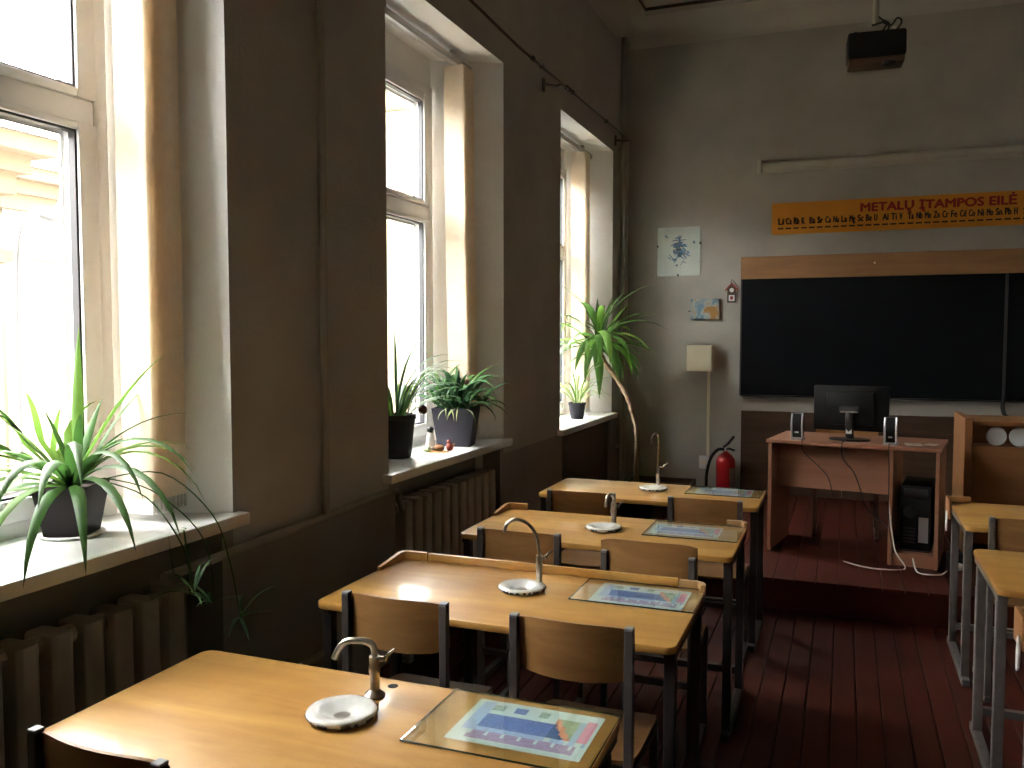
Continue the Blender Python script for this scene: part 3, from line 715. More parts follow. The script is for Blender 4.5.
def speaker(lx, label):
    S = thing('desk_speaker', label, 'speaker', on_desk(lx, 0.10), drz, 'small desk speakers')
    prof = [(-0.032, 0.0), (0.032, 0.0)]
    b = MB()
    def sx(t): return 0.012 * math.sin(t * math.pi * 1.2)
    for side in (-1, 1):
        pts = [(side * 0.034 , -0.03 - 0.018 * math.sin(t * math.pi), 0.012 + 0.16 * t) for t in [k / 8 for k in range(9)]]
        MB().tube(pts, 0.006, 8).build('silver_trim', 'silver', S)
    vs = []; fs = []; n = 8
    for k in range(n + 1):
        t = k / n; yo = -0.018 * math.sin(t * math.pi)
        vs += [(-0.03, -0.03 + yo, 0.012 + 0.16 * t), (0.03, -0.03 + yo, 0.012 + 0.16 * t), (0.03, 0.03, 0.012 + 0.16 * t), (-0.03, 0.03, 0.012 + 0.16 * t)]
    for k in range(n):
        for q in range(4): q2 = (q + 1) % 4; fs.append((4 * k + q, 4 * k + q2, 4 * k + 4 + q2, 4 * k + 4 + q))
    fs += [(3, 2, 1, 0), (4 * n, 4 * n + 1, 4 * n + 2, 4 * n + 3)]
    MB().add(vs, fs).build('cabinet', 'black_plastic', S)
    MB().prism(rrect(-0.04, 0.04, -0.05, 0.04, 0.012, 3), 0.0, 0.014).build('base', 'silver', S)
    MB().box(-0.012, 0.012, -0.0525, -0.047, 0.045, 0.055).build('badge', 'silver', S)
speaker(0.17, 'small black and silver desk speaker at the bare end of the desk')
speaker(0.745, 'small black and silver desk speaker beside the loose papers')
for (lx, ly, w_, h_, rz_, lb) in ((0.87, 0.16, 0.10, 0.14, 0.2, 'loose white paper lying beside a desk speaker'), (0.97, 0.20, 0.07, 0.10, -0.3, 'small loose paper slip at the corner of the desk')):
    o = MB().prism(rrect(-w_ / 2, w_ / 2, -h_ / 2, h_ / 2, 0.002, 1), 0.0004, 0.0014).build('paper_sheet', 'white_paper', None, loc=on_desk(lx, ly), rot=(0, 0, drz + rz_)); tag(o, lb, 'paper')
pc = thing('computer_tower', 'black computer tower inside the open desk compartment', 'computer', on_desk(0.895, 0.10, 0.078), drz)
MB().box(-0.09, 0.09, 0.02, 0.42, 0.006, 0.42).build('case', 'black_plastic', pc, bevel=0.006)
MB().prism(rrect(-0.086, 0.086, 0.012, 0.42, 0.01, 3), 0.0, 0.006).build('feet_plate', 'dark_plastic', pc)
for k in range(5): MB().box(-0.075, 0.0, 0.016, 0.021, 0.05 + 0.022 * k, 0.062 + 0.022 * k).build('slot_cover', 'dark_plastic', pc)
mf = MB().lathe([(0.042, 0), (0.036, 0.003), (0.012, 0.003)], 20, None, Matrix.Translation((-0.03, 0.02, 0.25)) @ Matrix.Rotation(R(90), 4, 'X')); mf.build('fan_grille', 'dark_plastic', pc)
MB().box(-0.07, 0.07, 0.015, 0.021, 0.34, 0.40).build('power_supply_plate', 'dark_plastic', pc, bevel=0.002)
MB().box(0.02, 0.075, 0.016, 0.021, 0.06, 0.22).build('port_plate', 'silver', pc)
def cord(name, label, pts, r, mat):
    o = MB().tube(smooth_path(pts, 6), r, 7).build(name, mat); tag(o, label, 'cable'); return o
fz = PZ + 0.005
cord('white_cable', 'white cable running down the desk and over the platform', [on_desk(0.752, -0.01, 0.42), on_desk(0.77, -0.012, 0.25), on_desk(0.80, -0.03, 0.10), on_desk(0.86, -0.06, 0.004), on_desk(0.74, -0.15, 0.005), on_desk(0.62, -0.14, 0.005), on_desk(0.50, -0.07, 0.005)], 0.0045, 'cable_white')
cord('white_cable', 'white cable curling on the platform towards the power strip', [on_desk(0.90, -0.04, 0.07), on_desk(0.93, -0.10, 0.005), on_desk(0.99, -0.14, 0.005), on_desk(1.06, -0.11, 0.005), on_desk(1.09, -0.06, 0.02)], 0.0045, 'cable_white')
cord('monitor_cable', 'black cable hanging from the monitor in front of the desk panel', [on_desk(0.47, 0.10, DH + 0.004), on_desk(0.47, -0.03, DH), on_desk(0.48, -0.03, 0.66), on_desk(0.53, 0.10, 0.55), on_desk(0.57, 0.14, 0.42), on_desk(0.60, 0.14, 0.33), on_desk(0.74, 0.10, 0.22)], 0.004, 'cable_black')
cord('speaker_cable', 'thin black cable looping across the desk panel', [on_desk(0.20, 0.05, DH + 0.004), on_desk(0.22, -0.03, DH), on_desk(0.24, -0.028, 0.68), on_desk(0.30, 0.12, 0.58), on_desk(0.36, 0.15, 0.50), on_desk(0.39, 0.15, 0.38)], 0.003, 'cable_black')
cord('speaker_cable', 'black cable down the divider from the speaker beside the papers', [on_desk(0.745, 0.04, DH + 0.004), on_desk(0.748, -0.03, DH), on_desk(0.752, -0.03, 0.6), on_desk(0.754, -0.012, 0.3), on_desk(0.775, -0.025, 0.15)], 0.003, 'cable_black')
ps = thing('power_adapter', 'black power block with a white plug beside the desk', 'plug', (0.665, 5.84, PZ), -0.1)
MB().box(-0.055, 0.055, 0.0, 0.11, 0, 0.10).build('block', 'black_plastic', ps, bevel=0.006)
MB().lathe([(0.022, 0), (0.024, 0.05), (0.018, 0.075)], 14, None, Matrix.Translation((-0.03, -0.02, 0.034)) @ Matrix.Rotation(R(90), 4, 'Y')).build('plug', 'cable_white', ps)
chair(0.03, 6.86, 'wooden chair standing behind the computer desk on the platform', math.pi, False, 'panel_brown', 0.42, 0.86, 0.17, PZ)

# ------------------------------------------------------------------ demonstration counter on the right
K = thing('demonstration_counter', 'wooden demonstration counter with an open niche beside the desk', 'counter', (0.755, 6.36, PZ))
KH = 0.90; KW = 1.7; KD = 0.6
MB().box(0.0, 0.045, 0.0, KD, 0, KH).build('side_panel', 'cabinet_wood', K, bevel=0.003, seg=1)
MB().box(KW - 0.045, KW, 0.0, KD, 0, KH).build('side_panel', 'cabinet_wood', K, bevel=0.003, seg=1)
MB().box(0.045, KW - 0.045, 0.05, KD, KH - 0.045, KH - 0.022).build('worktop', 'cabinet_wood', K, bevel=0.002, seg=1)
MB().box(0.045, KW - 0.045, 0.05, 0.25, KH - 0.205, KH - 0.185).build('niche_shelf', 'cabinet_wood', K)
MB().box(0.045, KW - 0.045, 0.25, 0.265, KH - 0.20, KH - 0.045).build('niche_back', 'cabinet_wood', K)
MB().box(0.045, KW - 0.045, 0.05, 0.07, 0.06, KH - 0.205).build('front_panel', 'cabinet_wood', K)
MB().box(0.045, KW - 0.045, 0.07, 0.09, 0.0, 0.06).build('plinth', 'panel_brown', K)
for (dx, lb) in ((0.20, 'round white plate leaning in the niche next to the side panel'), (0.335, 'round white plate leaning in the niche, second from the side panel')):
    p = MB().lathe([(0.0, 0.0), (0.03, 0.0), (0.052, 0.008), (0.062, 0.010), (0.062, 0.013), (0.05, 0.011), (0.03, 0.004), (0.0, 0.004)], 26, cap=False)
    o = p.build('white_plate', 'white_paper', None, loc=(0.755 + dx, 6.48, PZ + KH - 0.185 + 0.062), rot=(R(82), 0, 0)); tag(o, lb, 'plate')

# ------------------------------------------------------------------ front wall
WP = thing('wall_panelling', 'dark brown wooden panelling below the blackboard', 'panelling', (-0.875, YF, PZ))
for k in range(5):
    MB().box(0.0 + k * 0.88, k * 0.88 + 0.874, -0.06, 0.0, 0.0, 0.745).build('panel', 'panel_brown', WP, bevel=0.003, seg=1)
MB().box(0, 4.4, -0.07, 0, 0.745, 0.76).build('cap_rail', 'panel_brown', WP)
BB = thing('blackboard', 'long black chalkboard with a wooden header board', 'blackboard', (-0.885, YF - 0.004, 1.11))
MB().box(0.0, 2.125, -0.035, 0.0, 0.0, 1.055).build('board_panel', 'board_black', BB, bevel=0.002, seg=1)
MB().box(2.135, 4.2, -0.035, 0.0, 0.0, 1.055).build('board_panel', 'board_black', BB, bevel=0.002, seg=1)
MB().box(2.118, 2.140, -0.045, -0.0, -0.02, 1.05).build('seam_strip', 'seam_grey', BB)
MB().box(-0.012, 4.2, -0.05, 0.0, 1.055, 1.255).build('header_board', 'header_wood', BB, bevel=0.003, seg=1)
MB().box(-0.012, 0.0, -0.04, 0.0, -0.01, 1.055).build('side_strip', 'seam_grey', BB)
MB().box(0.0, 4.2, -0.06, 0.0, -0.014, -0.002).build('chalk_tray', 'seam_grey', BB, bevel=0.002, seg=1)
MB().tube(smooth_path([(2.13, -0.05, 0.02), (2.12, -0.07, -0.06), (2.15, -0.08, -0.13), (2.25, -0.07, -0.14), (2.45, -0.06, -0.13)], 5), 0.016, 8).build('lamp_arm', 'gasket', BB)
MB().lathe([(0.006, 0), (0.006, 0.012), (0.009, 0.014), (0.009, 0.018)], 10, None, Matrix.Translation((1.115, -0.05, 1.17)) @ Matrix.Rotation(R(90), 4, 'X')).build('knob', 'box_cream', BB)

BN = thing('metal_series_banner', 'orange printed banner of metal symbols above the blackboard', 'banner', (-0.635, YF - 0.004, 2.562))
BW, BH = 2.62, 0.28
MB().box(0, BW, -0.008, 0, 0, BH).build('sheet', 'banner_yellow', BN)
def text_mesh(s, height, mat, name, parent, loc, width=None, bold=0.0):
    cu = bpy.data.curves.new(name, 'FONT'); cu.body = s; cu.size = 1.0; cu.align_x = 'LEFT'
    cu.fill_mode = 'FRONT'; cu.resolution_u = 3
    o = bpy.data.objects.new(name, cu); C.objects.link(o)
    dg = bpy.context.evaluated_depsgraph_get(); dg.update()
    me = bpy.data.meshes.new_from_object(o.evaluated_get(dg)); bpy.data.objects.remove(o)
    xs = [v.co.x for v in me.vertices]; capm = height / 0.73
    sx = width / (max(xs) - min(xs)) if width else capm
    x0 = min(xs)
    for v in me.vertices: v.co = Vector(((v.co.x - x0) * sx, 0.0, v.co.y * capm))
    if bold:                       # heavier strokes: the same outline laid over itself a hair to the side
        vs = [tuple(v.co) for v in me.vertices]; fs = [tuple(p.vertices) for p in me.polygons]; nv = len(vs); V = []; F = []
        for q, (dx, dz) in enumerate(((0, 0), (bold, 0), (bold / 2, bold * 0.4), (bold / 2, -bold * 0.4))):
            V += [(x + dx * height, y - 0.0001 * q, z + dz * height) for x, y, z in vs]; F += [tuple(i + q * nv for i in f) for f in fs]
        me = bpy.data.meshes.new(name); me.from_pydata(V, [], F)
    me.materials.clear(); me.materials.append(MATS[mat])
    ob = link(name, me, parent, loc); return ob
def text_width(t):
    o = text_mesh(t, 0.73, 'banner_red', 'measure', None, (0, 0, 0), None, 0); wd = max(v.co.x for v in o.data.vertices)
    bpy.data.objects.remove(o); return wd
TITLE = 'METALŲ ĮTAMPOS EILĖ'.split(); full = text_width(' '.join(TITLE)); k = 1.19 / full
for q in range(3):
    x = 0.74 + k * (full - text_width(' '.join(TITLE[q:])))
    text_mesh(TITLE[q], 0.074, 'banner_red', 'title_word', BN, (x, -0.0095, 0.172), k * text_width(TITLE[q]), 0.14)
SYM = 'Li Cs Rb K Ba Sr Ca Na La Mg Sc Be U Al Ti V Ta Nb Mn Zn Cr Fe Cd Co Ni Mo Sn Pb H Sb Bi Cu Hg Ag Pd Pt Au'.split()
for k, s in enumerate(SYM):
    text_mesh(s, 0.058, 'banner_black', 'symbol_lettering', BN, (0.055 + k * 0.0665, -0.0095, 0.088), 0.044 if len(s) == 2 else 0.022, 0.10)
rw = MB()
for k in range(len(SYM)): rw.box(0.053 + k * 0.0665, 0.101 + k * 0.0665, -0.0098, -0.008, 0.045, 0.058)
tag(rw.build('small_print', 'banner_black', BN), kind='stuff')

SR = thing('screen_roller', 'long cream roller tube of a pulled up projection screen', 'screen', (-0.76, YF - 0.07, 3.165))
MB().cyl((0.03, 0, 0), (2.6, 0, 0), 0.038, 16).build('roller_tube', 'rail_cream', SR)
for x in (0.0, 2.6): MB().box(x, x + 0.035, -0.05, 0.07, -0.055, 0.06).build('end_bracket', 'rail_cream', SR, bevel=0.006)
MB().box(0.04, 2.59, -0.015, 0.015, -0.062, -0.036).build('bottom_bar', 'rail_cream', SR)

PF = thing('framed_drawing', 'clip framed blue pen drawing on white paper', 'picture', (-1.674, YF, 2.215))
MB().box(0, 0.40, -0.012, 0, 0, 0.455).build('backing', 'paper_grey', PF)
MB().box(0.0, 0.40, -0.017, -0.013, 0, 0.455).build('glass_front', 'desk_glass', PF)
MB().box(0.05, 0.345, -0.0125, -0.012, 0.05, 0.40).build('sheet', 'white_paper', PF)
random.seed(21)
dr = MB(); dn = MB()
for k in range(46):
    a = random.uniform(0, 2 * math.pi); r = random.uniform(0.02, 0.085)
    cx_, cz_ = 0.20 + random.gauss(0, 0.042), 0.25 + random.gauss(0, 0.05)
    p0 = Vector((cx_, -0.0127, cz_)); p1 = p0 + Vector((math.cos(a) * r, 0, math.sin(a) * r * 0.9))
    d = (p1 - p0).normalized(); nrm = Vector((-d.z, 0, d.x)) * random.uniform(0.003, 0.011)
    tgt = dr if k % 3 else dn
    tgt.add([p0 - nrm, p0 + (p1 - p0) * .5 - nrm * 1.4, p1, p0 + (p1 - p0) * .5 + nrm * 1.4, p0 + nrm], [(0, 1, 2, 3, 4)])
for (x0, z0, x1, z1) in ((0.14, 0.33, 0.27, 0.335), (0.11, 0.20, 0.15, 0.16), (0.25, 0.15, 0.22, 0.10), (0.20, 0.38, 0.205, 0.30), (0.27, 0.20, 0.31, 0.18), (0.24, 0.13, 0.27, 0.12)):
    p0 = Vector((x0, -0.0127, z0)); p1 = Vector((x1, -0.0127, z1)); d = (p1 - p0).normalized(); nrm = Vector((-d.z, 0, d.x)) * 0.004
    dn.add([p0 - nrm, p1 - nrm, p1 + nrm, p0 + nrm], [(0, 1, 2, 3)])
dr.build('blue_strokes', 'sketch_blue', PF); dn.build('ink_strokes', 'sketch_navy', PF)
for (x, z) in ((-0.004, 0.27), (0.394, 0.29), (0.19, -0.004)): MB().box(x, x + 0.012, -0.02, 0, z, z + 0.02).build('clip', 'gasket', PF)
CV = thing('canvas_painting', 'small unframed abstract canvas in blue and orange', 'painting', (-1.352, YF, 1.805), 0.0)
MB().box(0, 0.262, -0.035, 0, 0, 0.185).build('canvas', 'canvas_print', CV, bevel=0.003)
MB().box(-0.028, 0.0, -0.006, 0, 0.072, 0.08).build('hook', 'iron', CV)
HO = thing('house_ornament', 'small wooden house shaped wall ornament with a red roof', 'ornament', (-0.98, YF, 1.955))
MB().prism([(-0.04, 0.0), (0.04, 0.0), (0.04, 0.125), (0.0, 0.165), (-0.04, 0.125)], -0.0, 0.02, None, Matrix.Rotation(R(90), 4, 'X')).build('house_body', 'panel_brown', HO)
for sx in (-1, 1):
    MB().add([(0, -0.03, 0.185), (0, 0.0, 0.185), (sx * 0.06, 0.0, 0.118), (sx * 0.06, -0.03, 0.118), (0, -0.03, 0.170), (0, 0, 0.170), (sx * 0.055, 0, 0.108), (sx * 0.055, -0.03, 0.108)], [(0, 1, 2, 3), (7, 6, 5, 4), (0, 3, 7, 4), (1, 5, 6, 2), (2, 6, 7, 3)]).build('roof', 'fig_red', HO)
MB().lathe([(0.020, 0), (0.020, 0.004)], 18, None, Matrix.Translation((0, -0.02, 0.115)) @ Matrix.Rotation(R(90), 4, 'X')).build('dial', 'white_paper', HO)
MB().box(-0.026, 0.026, -0.024, -0.02, 0.015, 0.07).build('door_plate', 'paper_grey', HO); MB().box(-0.013, 0.013, -0.026, -0.024, 0.028, 0.058).build('door_picture', 'fig_red', HO)
MB().tube([(-0.01, -0.01, 0.185), (0.0, -0.008, 0.215), (0.02, -0.01, 0.19), (0.06, -0.012, 0.14)], 0.003, 6).build('cord', 'iron', HO)
JB = thing('junction_box', 'cream electrical box on the wall above a conduit', 'box', (-1.368, YF, 1.32))
MB().box(0, 0.235, -0.14, 0, 0, 0.242).build('housing', 'box_cream', JB, bevel=0.008)
MB().box(0.008, 0.227, -0.146, -0.14, 0.008, 0.234).build('cover', 'box_cream', JB, bevel=0.004)
MB().box(0.175, 0.200, -0.02, 0, -0.80, 0).build('conduit', 'box_cream', JB)
MB().box(0.11, 0.20, -0.045, 0, -0.92, -0.80).build('socket', 'white_paper', JB, bevel=0.008)
MB().lathe([(0.028, 0), (0.026, 0.01), (0.018, 0.012)], 18, None, Matrix.Translation((0.155, -0.045, -0.86)) @ Matrix.Rotation(R(90), 4, 'X')).build('socket_face', 'box_cream', JB)

# ------------------------------------------------------------------ fire extinguisher
FE = thing('fire_extinguisher', 'red fire extinguisher with a black hose by the panelling', 'extinguisher', (-1.0, YF - 0.13, 0.0))
MB().lathe([(0.085, 0.10), (0.088, 0.105), (0.088, 0.48), (0.080, 0.52), (0.055, 0.555), (0.025, 0.575), (0.022, 0.59)], 28, None).build('cylinder', 'ext_red', FE, angle=40)
MB().lathe([(0.09, 0.0), (0.09, 0.10), (0.085, 0.105)], 28).build('foot_skirt', 'black_plastic', FE)
vs = []; fs = []
for k in range(9):
    a = R(-60 + 80 * k / 8); vs += [(0.0895 * math.cos(a), 0.0895 * math.sin(a), z) for z in (0.22, 0.44)]
for k in range(8): fs.append((2 * k, 2 * k + 2, 2 * k + 3, 2 * k + 1))
MB().add(vs, fs).build('label_sheet', 'ext_label', FE)
v = MB().lathe([(0.022, 0.575), (0.022, 0.61), (0.016, 0.62)], 14).build('valve', 'silver', FE)
MB().tube([(-0.02, -0.01, 0.625), (0.02, -0.015, 0.66), (0.075, -0.02, 0.73)], 0.012, 8).build('lever', 'black_plastic', v)
MB().tube([(-0.015, -0.01, 0.60), (0.03, -0.015, 0.615), (0.08, -0.02, 0.60)], 0.010, 8).build('carry_handle', 'black_plastic', v)
MB().tube(smooth_path([(-0.015, -0.01, 0.605), (-0.07, -0.03, 0.60), (-0.13, -0.04, 0.52), (-0.165, -0.04, 0.38), (-0.17, -0.03, 0.24)], 6), 0.014, 10).build('hose', 'black_plastic', FE)
MB().tube([(-0.17, -0.03, 0.25), (-0.172, -0.028, 0.14)], 0.016, 10, None, 0.024).build('nozzle', 'black_plastic', FE)

# ------------------------------------------------------------------ ceiling projector
PJ = thing('projector', 'black ceiling projector with a tangle of cables', 'projector', (0.122, 5.0, 3.065), R(4))
MB().box(-0.142, 0.142, -0.08, 0.08, 0.03, 0.165).build('housing', 'black_plastic', PJ, bevel=0.014)
MB().box(-0.135, 0.135, -0.075, 0.07, 0.0, 0.03).build('base_tray', 'panel_brown', PJ, bevel=0.006)
MB().lathe([(0.032, 0), (0.032, 0.03), (0.026, 0.03), (0.02, 0.02)], 20, None, Matrix.Translation((0.06, 0.08, 0.09)) @ Matrix.Rotation(R(-90), 4, 'X')).build('lens', 'dark_plastic', PJ)
MB().lathe([(0.03, -0.012), (0.034, 0.0)], 16, None, Matrix.Translation((0.06, -0.06, 0.0))).build('foot', 'black_plastic', PJ)
MB().box(-0.11, -0.095, -0.05, -0.03, 0.165, 0.175).build('screw', 'dark_plastic', PJ)
MB().cyl((0.0, 0.02, 0.16), (0.0, 0.02, CEIL + 0.07 - 3.065), 0.016, 12).build('ceiling_pole', 'rail_cream', PJ)
MB().box(-0.035, 0.035, -0.02, 0.06, 0.165, 0.20).build('mount_plate', 'rail_cream', PJ, bevel=0.004)
for pts in ([(0.02, -0.02, 0.16), (0.05, -0.03, 0.21), (0.03, 0.0, 0.24), (0.0, 0.03, 0.28)], [(0.09, -0.03, 0.16), (0.12, -0.03, 0.21), (0.10, -0.02, 0.235), (0.07, -0.02, 0.20), (0.03, 0.0, 0.23)], [(0.05, -0.03, 0.16), (0.06, -0.04, 0.20), (0.04, -0.02, 0.22), (-0.02, 0.0, 0.215)]):
    MB().tube(smooth_path(pts, 5), 0.005, 6).build('cable', 'cable_black', PJ)
MB().box(0.075, 0.092, -0.05, -0.03, 0.155, 0.185).build('white_plug', 'cable_white', PJ)

# ------------------------------------------------------------------ plants
def leaf_mesh(length, width, az, el, droop, seg=9, fold=0.25, twist=0.0, tip=1.0, curl=0.0, base_w=0.5):
    """strap leaf: starts at the origin, leaves at elevation el, bends down by droop (radians over its length)"""
    b = MB(); p = Vector((0, 0, 0)); vs = []; fs = []
    e = el; a = az
    for i in range(seg + 1):
        t = i / seg
        d = Vector((math.cos(a) * math.cos(e), math.sin(a) * math.cos(e), math.sin(e)))
        side = Vector((-math.sin(a), math.cos(a), 0)); up_ = side.cross(d) * -1.0
        up_ = d.cross(side) * -1.0
        wv = width * (base_w + (1 - base_w) * min(1, t * 3.0)) * (1 - max(0, (t - 0.45) / 0.55) ** 1.6 * tip) + 0.0004
        tw = twist * t; sd = side * math.cos(tw) + up_ * math.sin(tw)
        vs += [p - sd * wv / 2 + up_ * wv * fold, p.copy(), p + sd * wv / 2 + up_ * wv * fold]
        p = p + d * (length / seg); e -= droop / seg * (0.5 + t); a += curl / seg
    for i in range(seg):
        o = 3 * i; fs += [(o, o + 3, o + 4, o + 1), (o + 1, o + 4, o + 5, o + 2)]
    return b.add(vs, fs)
def square_pot(T, r0, r1, h, mat, ry=1.0, rim=True):
    b = MB()
    def sq(r, z): return [(r * sx, r * ry * sy, z) for sx, sy in ((-1, -1), (1, -1), (1, 1), (-1, 1))]
    rings = [sq(r0, 0), sq(r1, h), sq(r1 - 0.008, h), sq(r1 - 0.012, h - 0.025)]
    vs = sum(rings, []); fs = [(3, 2, 1, 0)]
    for k in range(3):
        for q in range(4): q2 = (q + 1) % 4; fs.append((4 * k + q, 4 * k + q2, 4 * k + 4 + q2, 4 * k + 4 + q))
    b.add(vs, fs).build('pot', mat, T)
    MB().add(sq(r1 - 0.012, h - 0.024), [(0, 1, 2, 3)]).build('soil', 'soil', T)

random.seed(5)
# spiky strap-leaved plant in the square pot
Z1 = WIN[0][4]
P1 = thing('strap_leaf_plant', 'spiky strap leaved plant in a small square dark pot', 'plant', (-2.235, 1.975, Z1))
MB().lathe([(0.085, 0.0), (0.095, 0.010), (0.092, 0.012), (0.08, 0.004)], 28, cap=True).build('saucer', 'plastic_white', P1)
pot = MB()
def sqr(r, z, rot): return [(r * math.sqrt(2) * math.cos(R(rot + 45 + 90 * k)), r * math.sqrt(2) * math.sin(R(rot + 45 + 90 * k)), z) for k in range(4)]
rings = [sqr(0.060, 0.006, 25), sqr(0.085, 0.165, 25), sqr(0.078, 0.165, 25), sqr(0.075, 0.145, 25)]
fs = [(3, 2, 1, 0)]
for k in range(3):
    for q in range(4): q2 = (q + 1) % 4; fs.append((4 * k + q, 4 * k + q2, 4 * k + 4 + q2, 4 * k + 4 + q))
pot.add(sum(rings, []), fs).build('pot', 'pot_dark', P1)
MB().add(sqr(0.075, 0.147, 25), [(0, 1, 2, 3)]).build('soil', 'soil', P1)
# camera looks at the plant roughly along (-0.74, 0.67); right in the picture is (0.93, 0.36)
def L1(ang, length, width, el, droop, mat='leaf_green', **kw):
    az = R(21.16 + ang)    # ang: 0 = to the right of the picture, 90 = away, 180 = left, 270 = towards the viewer
    o = leaf_mesh(length, width, az, R(el), R(droop), **kw).build('leaf', mat, P1, angle=80)
    o.location = (random.uniform(-.02, .02), random.uniform(-.02, .02), 0.15 + random.uniform(-0.01, 0.02)); return o
for (ang, ln, wd, el, dr_, mt) in [
    (100, .40, .030, 86, 10, 'leaf_bright'), (10, .42, .024, 66, 35, 'leaf_bright'), (60, .34, .022, 62, 40, 'leaf_green'),
    (170, .40, .024, 62, 75, 'leaf_bright'), (185, .42, .026, 50, 75, 'leaf_bright'), (150, .36, .022, 55, 60, 'leaf_bright'),
    (200, .40, .026, 42, 80, 'leaf_green'), (215, .42, .026, 34, 85, 'leaf_bright'), (175, .38, .022, 30, 60, 'leaf_bright'),
    (230, .38, .024, 30, 95, 'leaf_green'), (245, .36, .024, 30, 120, 'leaf_bright'), (195, .36, .022, 18, 70, 'leaf_green'),
    (262, .34, .022, 36, 150, 'leaf_bright'), (278, .44, .030, 38, 120, 'leaf_green'), (290, .50, .036, 34, 95, 'leaf_green'),
    (300, .52, .034, 40, 105, 'leaf_green'), (318, .46, .026, 44, 130, 'leaf_green'), (335, .44, .022, 46, 125, 'leaf_green'),
    (350, .40, .018, 48, 130, 'leaf_bright'), (20, .34, .018, 44, 100, 'leaf_bright'), (5, .36, .012, 52, 70, 'leaf_green'),
    (120, .34, .022, 58, 70, 'leaf_bright'), (140, .32, .022, 44, 80, 'leaf_bright'), (255, .30, .022, 52, 100, 'leaf_green'),
    (300, .47, .034, 20, 110, 'leaf_green'), (285, .46, .030, 15, 105, 'leaf_green'), (312, .47, .032, 22, 105, 'leaf_green'), (325, .50, .024, 30, 125, 'leaf_green'), (340, .46, .020, 35, 130, 'leaf_bright'), (270, .42, .026, 18, 120, 'leaf_bright'), (255, .40, .024, 20, 110, 'leaf_green'), (215, .42, .024, 25, 60, 'leaf_bright'), (205, .44, .022, 40, 70, 'leaf_bright'), (195, .42, .020, 55, 70, 'leaf_green'), (225, .40, .020, 10, 60, 'leaf_bright'), (210, .42, .020, 2, 55, 'leaf_green'),
    (330, .24, .028, 50, 60, 'leaf_green'), (30, .16, .030, 56, 30, 'leaf_green'), (355, .14, .034, 50, 30, 'leaf_green'), (300, .30, .024, 62, 70, 'leaf_green'),
    (205, .30, .020, 60, 50, 'leaf_bright'), (160, .22, .020, 70, 30, 'leaf_green'), (80, .24, .026, 70, 30, 'leaf_green')]:
    L1(ang, ln * (1.32 if 225 < ang < 345 else 1.22), wd * 1.12, el, dr_ * 0.92, mt, twist=random.uniform(-.5, .5))
# runners hanging over the sill with plantlets
def W1(x, y, z): return (x + 2.235, y - 1.975, z - Z1)
for rpts, tips in (([(-2.15, 2.02, 1.2), (-2.02, 2.08, 1.16), (-1.90, 2.14, 1.04), (-1.86, 2.16, 0.92), (-1.85, 2.15, 0.80)], 7), ([(-2.18, 2.02, 1.19), (-2.05, 2.16, 1.2), (-1.92, 2.24, 1.06), (-1.85, 2.24, 0.9), (-1.83, 2.26, 0.72)], 7), ([(-2.15, 1.99, 1.2), (-1.98, 2.02, 1.15), (-1.87, 2.05, 1.0), (-1.84, 2.06, 0.86)], 6)):
    rn = MB().tube(smooth_path([W1(*p) for p in rpts], 5), 0.0022, 6).build('runner', 'leaf_green', P1)
    for k in range(tips):
        o = leaf_mesh(random.uniform(.09, .16), .011, random.uniform(0, 6.28), R(random.uniform(-10, 65)), R(random.uniform(40, 110)), 6).build('leaf', random.choice(('leaf_green', 'leaf_aloe')), rn, angle=80)
        o.location = W1(*rpts[-1])

# tall pot with arching leaves half hidden by the pier
def aloe(name, label, loc, leaves, mat_pot, pot_fn, r, z, lrange, wd):
    T = thing(name, label, 'plant', loc)
    pot_fn(T)
    return T
Z2 = WIN[1][4]
P2 = thing('potted_spider_plant', 'arching green plant in a tall round dark pot', 'plant', (-2.215, 4.02, Z2))
MB().lathe([(0.072, 0), (0.078, 0.01), (0.098, 0.205), (0.104, 0.207), (0.104, 0.232), (0.094, 0.232), (0.09, 0.21)], 28, cap=True).build('pot', 'pot_dark', P2)
MB().lathe([(0.09, 0.212), (0.04, 0.216)], 20).build('soil', 'soil', P2)
random.seed(11)
for k in range(40):
    az = random.uniform(0, 2 * math.pi); el = random.uniform(45, 88)
    o = leaf_mesh(random.uniform(.26, .46), random.uniform(.014, .020), az, R(el), R(random.uniform(60, 140)), 8).build('leaf', random.choice(('leaf_green', 'leaf_aloe', 'leaf_bright')), P2, angle=80)
    o.location = (0.05 * math.cos(az), 0.05 * math.sin(az), 0.21)
for (ang, ln, el, dr_) in ((70, .60, 80, 90), (20, .62, 74, 130), (100, .56, 84, 60), (330, .48, 60, 150), (10, .55, 80, 150), (40, .60, 78, 120), (350, .5, 70, 140), (25, .45, 60, 110)):
    o = leaf_mesh(ln, .016, R(21 + ang), R(el), R(dr_), 10).build('leaf', 'leaf_aloe', P2, angle=80); o.location = (0, 0, .21)
